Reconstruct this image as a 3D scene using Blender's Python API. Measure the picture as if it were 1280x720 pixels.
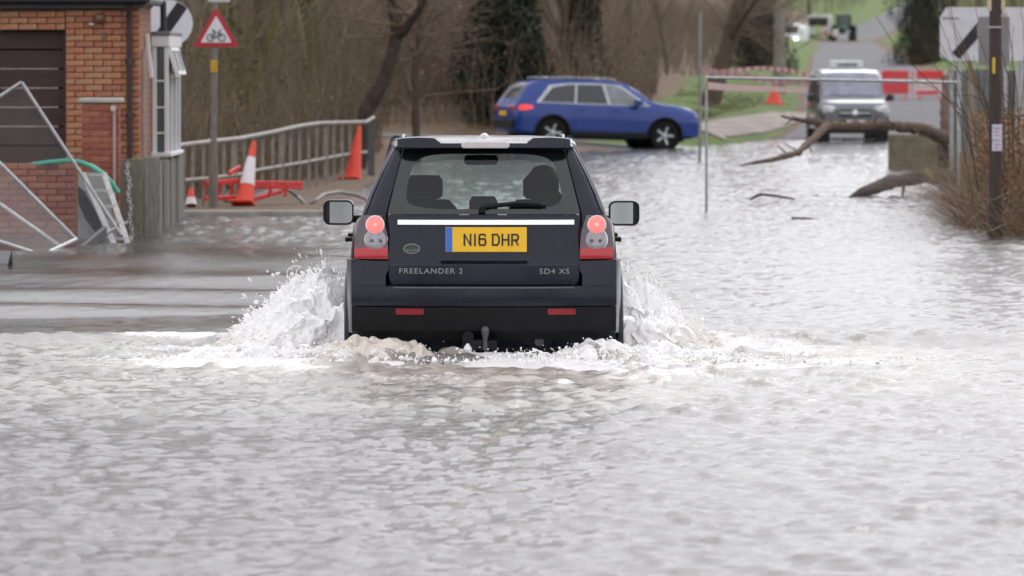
import bpy, bmesh, math, random
import numpy as np
from mathutils import Vector, Matrix, Euler

sc = bpy.context.scene
for _o in list(bpy.data.objects):
    bpy.data.objects.remove(_o)
COL = sc.collection
R = math.radians

# ------------------------------------------------------------------ camera
F = 7111.0          # focal length in pixels of the 1280 wide photograph (200 mm lens)
CAMH = 2.04         # camera height above the flood water (water level is z = 0)
PITCH = math.atan(282.0 / F)
cd = bpy.data.cameras.new('camera')
cd.lens = 200
cd.sensor_width = 36
cd.clip_start = 0.5
cd.clip_end = 5000
cd.dof.use_dof = True
cd.dof.focus_distance = 39.3
cd.dof.aperture_fstop = 5.2
cam = bpy.data.objects.new('camera', cd)
COL.objects.link(cam)
cam.location = (0, 0, CAMH)
cam.rotation_euler = (math.pi / 2 - PITCH, 0, 0)
sc.camera = cam

# ------------------------------------------------------------------ world and sun (overcast winter day)
SUN_EL, SUN_ROT = R(36), R(12)
world = bpy.data.worlds.new('World')
sc.world = world
world.use_nodes = True
wn = world.node_tree
wn.nodes.clear()
w_out = wn.nodes.new('ShaderNodeOutputWorld')
w_bg = wn.nodes.new('ShaderNodeBackground')
w_sky = wn.nodes.new('ShaderNodeTexSky')
w_sky.sky_type = 'NISHITA'
w_sky.sun_disc = False
w_sky.sun_elevation = SUN_EL
w_sky.sun_rotation = SUN_ROT
w_sky.air_density = 1.0
w_sky.dust_density = 4.0
w_sky.ozone_density = 1.0
w_hs = wn.nodes.new('ShaderNodeHueSaturation')     # cloud cover: nearly colourless
w_hs.inputs['Saturation'].default_value = 0.10
w_mix = wn.nodes.new('ShaderNodeMix')              # even overcast layer over the clear sky
w_mix.data_type = 'RGBA'
w_mix.inputs['Factor'].default_value = 0.86
w_mix.inputs['B'].default_value = (10.1, 10.1, 10.8, 1)
w_bg.inputs['Strength'].default_value = 0.14
wn.links.new(w_sky.outputs[0], w_hs.inputs['Color'])
wn.links.new(w_hs.outputs[0], w_mix.inputs['A'])
wn.links.new(w_mix.outputs['Result'], w_bg.inputs['Color'])
wn.links.new(w_bg.outputs[0], w_out.inputs[0])

sl = bpy.data.lights.new('sun', 'SUN')
sl.energy = 0.6
sl.angle = R(25)
sl.color = (1.0, 0.97, 0.93)
sun = bpy.data.objects.new('sun', sl)
COL.objects.link(sun)
_sd = Vector((math.sin(SUN_ROT) * math.cos(SUN_EL), math.cos(SUN_ROT) * math.cos(SUN_EL), math.sin(SUN_EL)))
sun.rotation_euler = (-_sd).to_track_quat('-Z', 'Y').to_euler()
sun.location = (0, 60, 40)

sc.view_settings.view_transform = 'Standard'
sc.view_settings.look = 'None'
sc.view_settings.gamma = 1.0
sc.view_settings.use_curve_mapping = False
sc.view_settings.exposure = 0.0
sc.render.engine = 'CYCLES'
sc.cycles.use_denoising = True
sc.cycles.max_bounces = 12
sc.cycles.diffuse_bounces = 10
sc.cycles.transmission_bounces = 10
sc.cycles.transparent_max_bounces = 16
sc.cycles.use_adaptive_sampling = True
sc.cycles.adaptive_threshold = 0.02
sc.cycles.caustics_reflective = False
sc.cycles.caustics_refractive = False

# ------------------------------------------------------------------ helpers
def at(px, py, Y):
    """world point seen at photograph pixel (px, py) at distance Y along the view axis on the ground"""
    u = (px - 640.0) / F
    v = (py - 360.0) / F
    dy = math.cos(PITCH) - v * math.sin(PITCH)
    dz = -math.sin(PITCH) - v * math.cos(PITCH)
    return Vector((u * Y / dy, Y, CAMH + dz * Y / dy))

def onz(px, py, z=0.0):
    """where the ray through a pixel meets the level z"""
    u = (px - 640.0) / F
    v = (py - 360.0) / F
    dy = math.cos(PITCH) - v * math.sin(PITCH)
    dz = -math.sin(PITCH) - v * math.cos(PITCH)
    t = (z - CAMH) / dz
    return Vector((u * t, dy * t, z))

MATS = {}
def M(name, col, rough=0.6, metal=0.0, var=0.18, scale=6.0, bump=0.0, bscale=None, coat=0.0, spec=0.5, emit=None, estr=0.0, col2=None, stretch=None):
    if name in MATS:
        return MATS[name]
    m = bpy.data.materials.new(name)
    m.use_nodes = True
    nt = m.node_tree
    b = nt.nodes['Principled BSDF']
    b.inputs['Roughness'].default_value = rough
    b.inputs['Metallic'].default_value = metal
    b.inputs['Specular IOR Level'].default_value = spec
    b.inputs['Coat Weight'].default_value = coat
    b.inputs['Coat Roughness'].default_value = 0.06
    tc = nt.nodes.new('ShaderNodeTexCoord')
    src = tc.outputs['Object']
    if stretch:
        mp = nt.nodes.new('ShaderNodeMapping')
        mp.inputs['Scale'].default_value = stretch
        nt.links.new(src, mp.inputs[0])
        src = mp.outputs[0]
    n = nt.nodes.new('ShaderNodeTexNoise')
    n.inputs['Scale'].default_value = scale
    n.inputs['Detail'].default_value = 6
    n.inputs['Roughness'].default_value = 0.65
    nt.links.new(src, n.inputs['Vector'])
    rp = nt.nodes.new('ShaderNodeValToRGB')
    c1 = [max(0, c * (1 - var)) for c in col[:3]]
    c2 = [min(1, c * (1 + var)) for c in (col2 or col)[:3]]
    rp.color_ramp.elements[0].position = 0.3
    rp.color_ramp.elements[1].position = 0.7
    rp.color_ramp.elements[0].color = (*c1, 1)
    rp.color_ramp.elements[1].color = (*c2, 1)
    nt.links.new(n.outputs['Fac'], rp.inputs[0])
    nt.links.new(rp.outputs[0], b.inputs['Base Color'])
    if bump > 0:
        n2 = nt.nodes.new('ShaderNodeTexNoise')
        n2.inputs['Scale'].default_value = bscale or scale * 6
        n2.inputs['Detail'].default_value = 5
        nt.links.new(src, n2.inputs['Vector'])
        bp = nt.nodes.new('ShaderNodeBump')
        bp.inputs['Strength'].default_value = bump
        bp.inputs['Distance'].default_value = 0.02
        nt.links.new(n2.outputs['Fac'], bp.inputs['Height'])
        nt.links.new(bp.outputs[0], b.inputs['Normal'])
    if emit:
        b.inputs['Emission Color'].default_value = (*emit, 1)
        b.inputs['Emission Strength'].default_value = estr
    MATS[name] = m
    return m

def glass_mat(name, tint, rough=0.02, refl=0.04):
    """thin pane: tinted see-through plus mirror reflection that grows at grazing angles"""
    if name in MATS:
        return MATS[name]
    m = bpy.data.materials.new(name)
    m.use_nodes = True
    nt = m.node_tree
    nt.nodes.clear()
    o = nt.nodes.new('ShaderNodeOutputMaterial')
    t = nt.nodes.new('ShaderNodeBsdfTransparent')
    t.inputs[0].default_value = (*tint, 1)
    g = nt.nodes.new('ShaderNodeBsdfGlossy')
    g.inputs['Roughness'].default_value = rough
    lw = nt.nodes.new('ShaderNodeLayerWeight')       # facing: the same from both sides of the pane
    pw = nt.nodes.new('ShaderNodeMath'); pw.operation = 'POWER'; pw.inputs[1].default_value = 4.0
    f = nt.nodes.new('ShaderNodeMath'); f.operation = 'MULTIPLY_ADD'; f.inputs[1].default_value = 1 - refl; f.inputs[2].default_value = refl
    nt.links.new(lw.outputs['Facing'], pw.inputs[0])
    nt.links.new(pw.outputs[0], f.inputs[0])
    mx = nt.nodes.new('ShaderNodeMixShader')
    nt.links.new(f.outputs[0], mx.inputs[0])
    nt.links.new(t.outputs[0], mx.inputs[1])
    nt.links.new(g.outputs[0], mx.inputs[2])
    nt.links.new(mx.outputs[0], o.inputs[0])
    MATS[name] = m
    return m

class MB:
    def __init__(self):
        self.v, self.f, self.m = [], [], []
        self.mi = 0
    def quad(self, a, b, c, d):
        n = len(self.v)
        self.v += [tuple(a), tuple(b), tuple(c), tuple(d)]
        self.f.append((n, n + 1, n + 2, n + 3)); self.m.append(self.mi)
    def poly(self, pts):
        n = len(self.v)
        self.v += [tuple(p) for p in pts]
        self.f.append(tuple(range(n, n + len(pts)))); self.m.append(self.mi)
    def box(self, c, s, rot=None):
        c = Vector(c)
        n = len(self.v)
        for dx, dy, dz in ((-1,-1,-1),(1,-1,-1),(1,1,-1),(-1,1,-1),(-1,-1,1),(1,-1,1),(1,1,1),(-1,1,1)):
            p = Vector((dx * s[0] / 2, dy * s[1] / 2, dz * s[2] / 2))
            if rot is not None:
                p = rot @ p
            self.v.append(tuple(c + p))
        for q in ((0,3,2,1),(4,5,6,7),(0,1,5,4),(1,2,6,5),(2,3,7,6),(3,0,4,7)):
            self.f.append(tuple(n + i for i in q)); self.m.append(self.mi)
        return self
    def beam(self, a, b, w, h, up=(0, 0, 1)):
        """box bar from a to b, w across, h along up"""
        a, b = Vector(a), Vector(b)
        d = (b - a).normalized()
        u = Vector(up)
        s = d.cross(u)
        if s.length < 1e-5:
            s = d.cross(Vector((1, 0, 0)))
        s.normalize()
        u = s.cross(d)
        n = len(self.v)
        for p in (a, b):
            for i, j in ((-1,-1),(1,-1),(1,1),(-1,1)):
                self.v.append(tuple(p + s * (i * w / 2) + u * (j * h / 2)))
        for q in ((0,1,2,3),(7,6,5,4),(0,4,5,1),(1,5,6,2),(2,6,7,3),(3,7,4,0)):
            self.f.append(tuple(n + i for i in q)); self.m.append(self.mi)
        return self
    def tube(self, pts, r, n=8, cap=True):
        pts = [Vector(p) for p in pts]
        k = len(pts)
        if not isinstance(r, (list, tuple)):
            r = [r] * k
        base = len(self.v)
        prev = None
        for i, p in enumerate(pts):
            d = (pts[min(i + 1, k - 1)] - pts[max(i - 1, 0)])
            d = d.normalized() if d.length > 1e-9 else Vector((0, 0, 1))
            if prev is None:
                a = d.cross(Vector((0.31, 0.2, 0.93)))
                if a.length < 1e-3:
                    a = d.cross(Vector((1, 0, 0)))
            else:
                a = prev - d * prev.dot(d)
            a.normalize()
            prev = a
            b = d.cross(a)
            for j in range(n):
                t = 2 * math.pi * j / n
                self.v.append(tuple(p + (a * math.cos(t) + b * math.sin(t)) * r[i]))
        for i in range(k - 1):
            for j in range(n):
                q = base + i * n
                self.f.append((q + j, q + (j + 1) % n, q + n + (j + 1) % n, q + n + j)); self.m.append(self.mi)
        if cap:
            self.f.append(tuple(base + j for j in reversed(range(n)))); self.m.append(self.mi)
            self.f.append(tuple(base + (k - 1) * n + j for j in range(n))); self.m.append(self.mi)
        return self
    def lathe(self, prof, n=24, mat=None, cap=True):
        """profile [(radius, height)] turned about z, then mat"""
        mat = mat or Matrix()
        base = len(self.v)
        for r, h in prof:
            for j in range(n):
                t = 2 * math.pi * j / n
                self.v.append(tuple(mat @ Vector((r * math.cos(t), r * math.sin(t), h))))
        for i in range(len(prof) - 1):
            for j in range(n):
                q = base + i * n
                self.f.append((q + j, q + (j + 1) % n, q + n + (j + 1) % n, q + n + j)); self.m.append(self.mi)
        if cap:
            self.f.append(tuple(base + j for j in reversed(range(n)))); self.m.append(self.mi)
            self.f.append(tuple(base + (len(prof) - 1) * n + j for j in range(n))); self.m.append(self.mi)
        return self
    def prism(self, pts, off):
        """flat outline pushed along off"""
        off = Vector(off)
        n = len(pts)
        base = len(self.v)
        self.v += [tuple(Vector(p)) for p in pts] + [tuple(Vector(p) + off) for p in pts]
        self.f.append(tuple(base + i for i in range(n))); self.m.append(self.mi)
        self.f.append(tuple(base + n + i for i in reversed(range(n)))); self.m.append(self.mi)
        for i in range(n):
            j = (i + 1) % n
            self.f.append((base + j, base + i, base + n + i, base + n + j)); self.m.append(self.mi)
        return self
    def grid(self, rows, closed=False):
        base = len(self.v)
        nr, nc = len(rows), len(rows[0])
        for r in rows:
            self.v += [tuple(p) for p in r]
        for i in range(nr - 1):
            for j in range(nc if closed else nc - 1):
                a = base + i * nc + j
                b = base + i * nc + (j + 1) % nc
                self.f.append((a, b, b + nc, a + nc)); self.m.append(self.mi)
        return self
    def mesh(self, name, mats, smooth=None):
        me = bpy.data.meshes.new(name)
        me.from_pydata(self.v, [], self.f)
        if not isinstance(mats, (list, tuple)):
            mats = [mats]
        for m in mats:
            me.materials.append(m)
        if len(mats) > 1:
            me.polygons.foreach_set('material_index', self.m)
        bm = bmesh.new(); bm.from_mesh(me)
        bmesh.ops.recalc_face_normals(bm, faces=bm.faces)
        bm.to_mesh(me); bm.free()
        if smooth is not None:
            me.shade_smooth()
            me.set_sharp_from_angle(angle=R(smooth))
        me.update()
        return me
    def build(self, name, mats, parent=None, smooth=None, bevel=0, seg=2, loc=None, rot=None):
        me = self.mesh(name, mats, smooth)
        return link(name, me, parent, bevel, seg, loc, rot)

def link(name, me, parent=None, bevel=0, seg=2, loc=None, rot=None):
    o = bpy.data.objects.new(name, me)
    COL.objects.link(o)
    if parent is not None:
        o.parent = parent
    if loc is not None:
        o.location = loc
    if rot is not None:
        o.rotation_euler = rot
    if bevel:
        b = o.modifiers.new('bevel', 'BEVEL')
        b.width = bevel; b.segments = seg; b.limit_method = 'ANGLE'; b.angle_limit = R(35)
    return o

def thing(name, label, cat, loc=(0, 0, 0), rotz=0.0, group=None):
    o = bpy.data.objects.new(name, None)
    COL.objects.link(o)
    o.empty_display_size = 0.2
    o.location = loc
    o.rotation_euler = (0, 0, rotz)
    o['label'] = label; o['category'] = cat
    if group:
        o['group'] = group
    return o

def tag(o, label=None, cat=None, group=None, kind=None):
    if label: o['label'] = label
    if cat: o['category'] = cat
    if group: o['group'] = group
    if kind: o['kind'] = kind
    return o

def copy_tree(o, parent=None):
    c = o.copy()
    COL.objects.link(c)
    c.parent = parent
    for ch in [x for x in bpy.data.objects if x.parent == o]:
        copy_tree(ch, c)
    return c

def np_mesh(name, verts, faces, mats, smooth=True):
    """mesh from numpy arrays (faces all quads or all triangles)"""
    me = bpy.data.meshes.new(name)
    nv, nf, k = len(verts), len(faces), faces.shape[1]
    me.vertices.add(nv)
    me.vertices.foreach_set('co', np.ascontiguousarray(verts, dtype=np.float32).ravel())
    me.loops.add(nf * k)
    me.loops.foreach_set('vertex_index', np.ascontiguousarray(faces, dtype=np.int32).ravel())
    me.polygons.add(nf)
    me.polygons.foreach_set('loop_start', np.arange(0, nf * k, k, dtype=np.int32))
    me.polygons.foreach_set('loop_total', np.full(nf, k, dtype=np.int32))
    if smooth:
        me.polygons.foreach_set('use_smooth', np.ones(nf, dtype=bool))
    for m in (mats if isinstance(mats, (list, tuple)) else [mats]):
        me.materials.append(m)
    me.update(calc_edges=True)
    me.validate()
    return me

def grid_faces(nr, nc):
    i, j = np.meshgrid(np.arange(nr - 1), np.arange(nc - 1), indexing='ij')
    a = (i * nc + j).ravel()
    return np.stack([a, a + 1, a + nc + 1, a + nc], 1)

def add_attr(me, name, data):
    at_ = me.attributes.new(name, 'FLOAT', 'POINT')
    at_.data.foreach_set('value', np.ascontiguousarray(data, dtype=np.float32).ravel())

def spectrum_tile(N, L, lmin, lmax, seed, power=1.0, stretch=1.0):
    """periodic random height field with wavelengths lmin..lmax, unit rms slope"""
    rng = np.random.default_rng(seed)
    k = np.fft.fftfreq(N, L / N)
    kx, ky = np.meshgrid(k, k, indexing='ij')
    kk = np.sqrt((kx * stretch) ** 2 + ky ** 2)
    amp = np.where((kk > 1 / lmax) & (kk < 1 / lmin), 1.0 / np.maximum(kk, 1e-6) ** (1.0 + power), 0)
    ph = rng.uniform(0, 2 * np.pi, (N, N))
    h = np.real(np.fft.ifft2(amp * np.exp(1j * ph)))
    d = L / N
    gx = (np.roll(h, -1, 0) - np.roll(h, 1, 0)) / (2 * d)
    gy = (np.roll(h, -1, 1) - np.roll(h, 1, 1)) / (2 * d)
    return h / np.sqrt((gx ** 2 + gy ** 2).mean())

def sample(tile, L, x, y):
    N = tile.shape[0]
    u = (x / L * N) % N
    v = (y / L * N) % N
    i = np.floor(u).astype(int); j = np.floor(v).astype(int)
    fu, fv = u - i, v - j
    i0, j0 = i % N, j % N
    i1, j1 = (i + 1) % N, (j + 1) % N
    return (tile[i0, j0] * (1 - fu) * (1 - fv) + tile[i1, j0] * fu * (1 - fv) + tile[i0, j1] * (1 - fu) * fv + tile[i1, j1] * fu * fv)

def sstep(a, b, x):
    t = np.clip((x - a) / (b - a), 0, 1)
    return t * t * (3 - 2 * t)
# ------------------------------------------------------------------ the lie of the land
RAIL_Y = [60, 76, 99, 127]
RAIL_X = [-4.6, -4.43, -2.57, -2.4]
def xroad(y):
    return np.interp(y, [0, 60, 100, 150, 170, 203, 300, 550, 900, 3000], [0.2, 0.6, 4.0, 9.3, 11.0, 12.6, 18.0, 31.5, 66, 330])
def zroad(y):
    return np.interp(y, [0, 120, 138, 150, 203, 300, 550, 760, 1000, 3000], [-.25, -.24, -.13, .01, .75, 1.7, 4.0, 9.0, 15, 60])
def gz(x, y):
    x = np.asarray(x, float); y = np.asarray(y, float)
    xr, zr = xroad(y), zroad(y)
    e2 = np.interp(y, RAIL_Y, RAIL_X) - x
    edge = np.interp(y, [75, 99, 127], [-2.3, -1.95, -1.8])
    near = -.25 + sstep(75.5, 75.8, y) * (sstep(0, .35, edge - x) * .31 + sstep(.6, 24, e2) * 4.6)
    side = np.clip(.03 - .045 * (x - 3.6), -.1, 3.2)
    e3 = xr - 2.5 - x
    far = zr + sstep(0, 1.5, e3) * .52 * sstep(139, 143, y) + sstep(1.2, 9, e3) * .45 + sstep(4, 30, e3) * 5.2 * sstep(138, 166, y)
    t1 = sstep(127, 131, y); t2 = sstep(138, 142, y)
    left = near * (1 - t1) + side * t1
    left = np.where(x > xr - 2.5, zr, left)
    w = sstep(-1.0, 3.2, x - (xr - 5.3))
    left = left * (1 - w * t1) + zr * w * t1
    h = left * (1 - t2) + far * t2
    e4 = x - xr - 4.4
    h = h + sstep(63, 68, y) * (sstep(0, 1.5, e4) * .4 + sstep(2, 60, e4) * 4.0 * sstep(66, 140, y))
    return h
def gz1(x, y):
    return float(gz(np.array([x]), np.array([y]))[0])

def ground_material():
    m = bpy.data.materials.new('ground_earth_and_grass')
    m.use_nodes = True
    nt = m.node_tree; L = nt.links
    b = nt.nodes['Principled BSDF']
    b.inputs['Roughness'].default_value = 0.9
    tc = nt.nodes.new('ShaderNodeTexCoord')
    def noise(scale, detail=6):
        n = nt.nodes.new('ShaderNodeTexNoise')
        n.inputs['Scale'].default_value = scale; n.inputs['Detail'].default_value = detail
        n.inputs['Roughness'].default_value = .7
        L.new(tc.outputs['Object'], n.inputs['Vector'])
        return n
    def ramp(n, cols):
        r = nt.nodes.new('ShaderNodeValToRGB')
        el = r.color_ramp.elements
        while len(el) < len(cols): el.new(.5)
        for i, c in enumerate(cols):
            el[i].position = .28 + .44 * i / (len(cols) - 1); el[i].color = (*c, 1)
        L.new(n.outputs['Fac'], r.inputs[0])
        return r
    litter = ramp(noise(2.3, 9), [(.05, .034, .022), (.13, .085, .052), (.19, .13, .08), (.09, .065, .04)])
    grass = ramp(noise(1.6, 9), [(.055, .10, .016), (.10, .16, .028), (.12, .18, .04), (.17, .18, .065)])
    a = nt.nodes.new('ShaderNodeAttribute'); a.attribute_name = 'grass'
    nz = noise(3.0, 4)
    ad = nt.nodes.new('ShaderNodeMath'); ad.operation = 'ADD'
    L.new(a.outputs['Fac'], ad.inputs[0]); L.new(nz.outputs['Fac'], ad.inputs[1])
    mr = nt.nodes.new('ShaderNodeMapRange'); mr.inputs['From Min'].default_value = .70; mr.inputs['From Max'].default_value = .98
    L.new(ad.outputs[0], mr.inputs[0])
    mx = nt.nodes.new('ShaderNodeMix'); mx.data_type = 'RGBA'
    L.new(mr.outputs[0], mx.inputs['Factor']); L.new(litter.outputs[0], mx.inputs['A']); L.new(grass.outputs[0], mx.inputs['B'])
    L.new(mx.outputs['Result'], b.inputs['Base Color'])
    bp = nt.nodes.new('ShaderNodeBump'); bp.inputs['Strength'].default_value = .8; bp.inputs['Distance'].default_value = .08
    L.new(noise(9, 8).outputs['Fac'], bp.inputs['Height']); L.new(bp.outputs[0], b.inputs['Normal'])
    return m

def make_ground():
    xs = np.unique(np.concatenate([np.linspace(-1400, -120, 14), np.linspace(-110, -14, 30), np.linspace(-13.6, 22, 110), np.linspace(23, 110, 44), np.linspace(130, 1600, 14)]))
    ys = np.unique(np.concatenate([np.linspace(-200, 55, 12), np.linspace(60, 74, 12), np.linspace(75, 76.4, 12), np.linspace(77, 126, 50), np.linspace(127, 172, 60), np.linspace(173, 320, 40), np.linspace(325, 900, 40), np.linspace(930, 3000, 18)]))
    X, Y = np.meshgrid(xs, ys)
    Z = gz(X, Y)
    T = spectrum_tile(256, 40, 1.2, 12, 11, .6)
    Z = Z + sample(T, 40, X, Y) * .10 * sstep(.12, .8, Z) * sstep(3.7, 5.5, np.abs(X - xroad(Y)))
    V = np.stack([X, Y, Z], -1).reshape(-1, 3)
    me = np_mesh('ground', V, grid_faces(len(ys), len(xs)), ground_material())
    e3 = xroad(Y) - 2.5 - X
    right = sstep(0.3, 1.5, X - xroad(Y) - 3.6) * sstep(120, 150, Y)
    leftg = sstep(-.2, .3, e3) * (1 - sstep(2.6, 4.6, e3)) * sstep(137.5, 140, Y)
    under = sstep(-.2, .1, Z)
    g = np.clip(np.maximum(right, leftg), 0, 1) * under
    g = np.maximum(g, sstep(620, 720, Y) * .8)
    add_attr(me, 'grass', g)
    o = link('ground', me)
    tag(o, kind='structure')

def ribbon(name, ys, x0, x1, off, mat, nx=8):
    """a sheet that follows the ground between two edges"""
    rows = []
    for y in ys:
        a, b = x0(y), x1(y)
        rows.append([(a + (b - a) * i / nx, y, gz1(a + (b - a) * i / nx, y) + off) for i in range(nx + 1)])
    mb = MB(); mb.grid(rows)
    o = mb.build(name, mat, smooth=60)
    tag(o, kind='structure')
    return o

make_ground()
asphalt = M('asphalt_wet', (.15, .15, .155), .8, var=.2, scale=1.4, bump=.25, bscale=60, spec=.2)
ribbon('road', list(np.linspace(138, 330, 90)) + list(np.linspace(340, 900, 60)), lambda y: float(xroad(y)) - 2.2, lambda y: float(xroad(y)) + 3.3, .012, asphalt)
ribbon('side_road', list(np.linspace(131.2, 137.8, 12)), lambda y: -26.0, lambda y: float(xroad(y)) - 2.5, .012, asphalt, 60)
# the light footpath that runs up the verge
_pa = [at(884, 151, 143), at(905, 143, 147), at(930, 134, 153), at(960, 126, 162), at(1000, 117, 178)]
def _px(y): return float(np.interp(y, [p.y for p in _pa], [p.x for p in _pa]))
ribbon('path', list(np.linspace(142, 180, 40)), lambda y: _px(y) - .40, lambda y: _px(y) + .45, .03, M('path_gravel', (.30, .25, .22), .85, var=.2, scale=4, bump=.3), 4)
# edge stone where the flooded footway meets the railings
mb = MB()
_k0, _k1 = onz(214, 270.5, .06), onz(440, 268.5, .06)
mb.box(((_k0.x + _k1.x) / 2, 75.45, -.10), (_k1.x - _k0.x, .22, .36))
o = mb.build('kerb', M('kerb_stone', (.30, .28, .25), .8, var=.3, scale=5, bump=.3), bevel=.02)
tag(o, kind='structure')

# ------------------------------------------------------------------ flood water
CARX, CARY, GZ = -0.192, 39.0, -0.22      # rear bumper of the car fording the flood, its road level

def water_material():
    m = bpy.data.materials.new('flood_water')
    m.use_nodes = True
    nt = m.node_tree; L = nt.links
    b = nt.nodes['Principled BSDF']
    b.inputs['IOR'].default_value = 1.33
    at_f = nt.nodes.new('ShaderNodeAttribute'); at_f.attribute_name = 'foam'
    at_m = nt.nodes.new('ShaderNodeAttribute'); at_m.attribute_name = 'mud'
    tc = nt.nodes.new('ShaderNodeTexCoord')
    mp = nt.nodes.new('ShaderNodeMapping'); mp.inputs['Scale'].default_value = (1, .55, 1)
    L.new(tc.outputs['Object'], mp.inputs[0])
    n1 = nt.nodes.new('ShaderNodeTexNoise'); n1.inputs['Scale'].default_value = 22; n1.inputs['Detail'].default_value = 10; n1.inputs['Roughness'].default_value = .72
    L.new(mp.outputs[0], n1.inputs['Vector'])
    sub = nt.nodes.new('ShaderNodeMath'); sub.operation = 'ADD'
    L.new(at_f.outputs['Fac'], sub.inputs[0]); L.new(n1.outputs['Fac'], sub.inputs[1])
    fm = nt.nodes.new('ShaderNodeMapRange'); fm.inputs['From Min'].default_value = .82; fm.inputs['From Max'].default_value = 1.12
    L.new(sub.outputs[0], fm.inputs[0])
    deep = nt.nodes.new('ShaderNodeMix'); deep.data_type = 'RGBA'
    deep.inputs['A'].default_value = (.085, .080, .074, 1); deep.inputs['B'].default_value = (.40, .36, .315, 1)
    L.new(at_m.outputs['Fac'], deep.inputs['Factor'])
    fo = nt.nodes.new('ShaderNodeMix'); fo.data_type = 'RGBA'
    fo.inputs['B'].default_value = (.76, .75, .73, 1)
    L.new(fm.outputs[0], fo.inputs['Factor']); L.new(deep.outputs['Result'], fo.inputs['A'])
    L.new(fo.outputs['Result'], b.inputs['Base Color'])
    ro = nt.nodes.new('ShaderNodeMapRange'); ro.inputs['To Max'].default_value = .55
    at_c = nt.nodes.new('ShaderNodeAttribute'); at_c.attribute_name = 'chop'
    rm = nt.nodes.new('ShaderNodeMapRange'); rm.inputs['From Min'].default_value = .3; rm.inputs['To Min'].default_value = .05; rm.inputs['To Max'].default_value = .05   # unseen capillary ripples
    L.new(at_c.outputs['Fac'], rm.inputs[0]); L.new(rm.outputs[0], ro.inputs['To Min'])
    L.new(fm.outputs[0], ro.inputs[0]); L.new(ro.outputs[0], b.inputs['Roughness'])
    n2 = nt.nodes.new('ShaderNodeTexNoise'); n2.inputs['Scale'].default_value = 30; n2.inputs['Detail'].default_value = 8; n2.inputs['Roughness'].default_value = .7
    L.new(tc.outputs['Object'], n2.inputs['Vector'])
    at_r = nt.nodes.new('ShaderNodeAttribute'); at_r.attribute_name = 'chop'
    st = nt.nodes.new('ShaderNodeMath'); st.operation = 'MULTIPLY'; st.inputs[1].default_value = .60
    L.new(at_r.outputs['Fac'], st.inputs[0])
    bp = nt.nodes.new('ShaderNodeBump'); bp.inputs['Distance'].default_value = .012
    L.new(st.outputs[0], bp.inputs['Strength'])
    L.new(n2.outputs['Fac'], bp.inputs['Height']); L.new(bp.outputs[0], b.inputs['Normal'])
    return m

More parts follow.
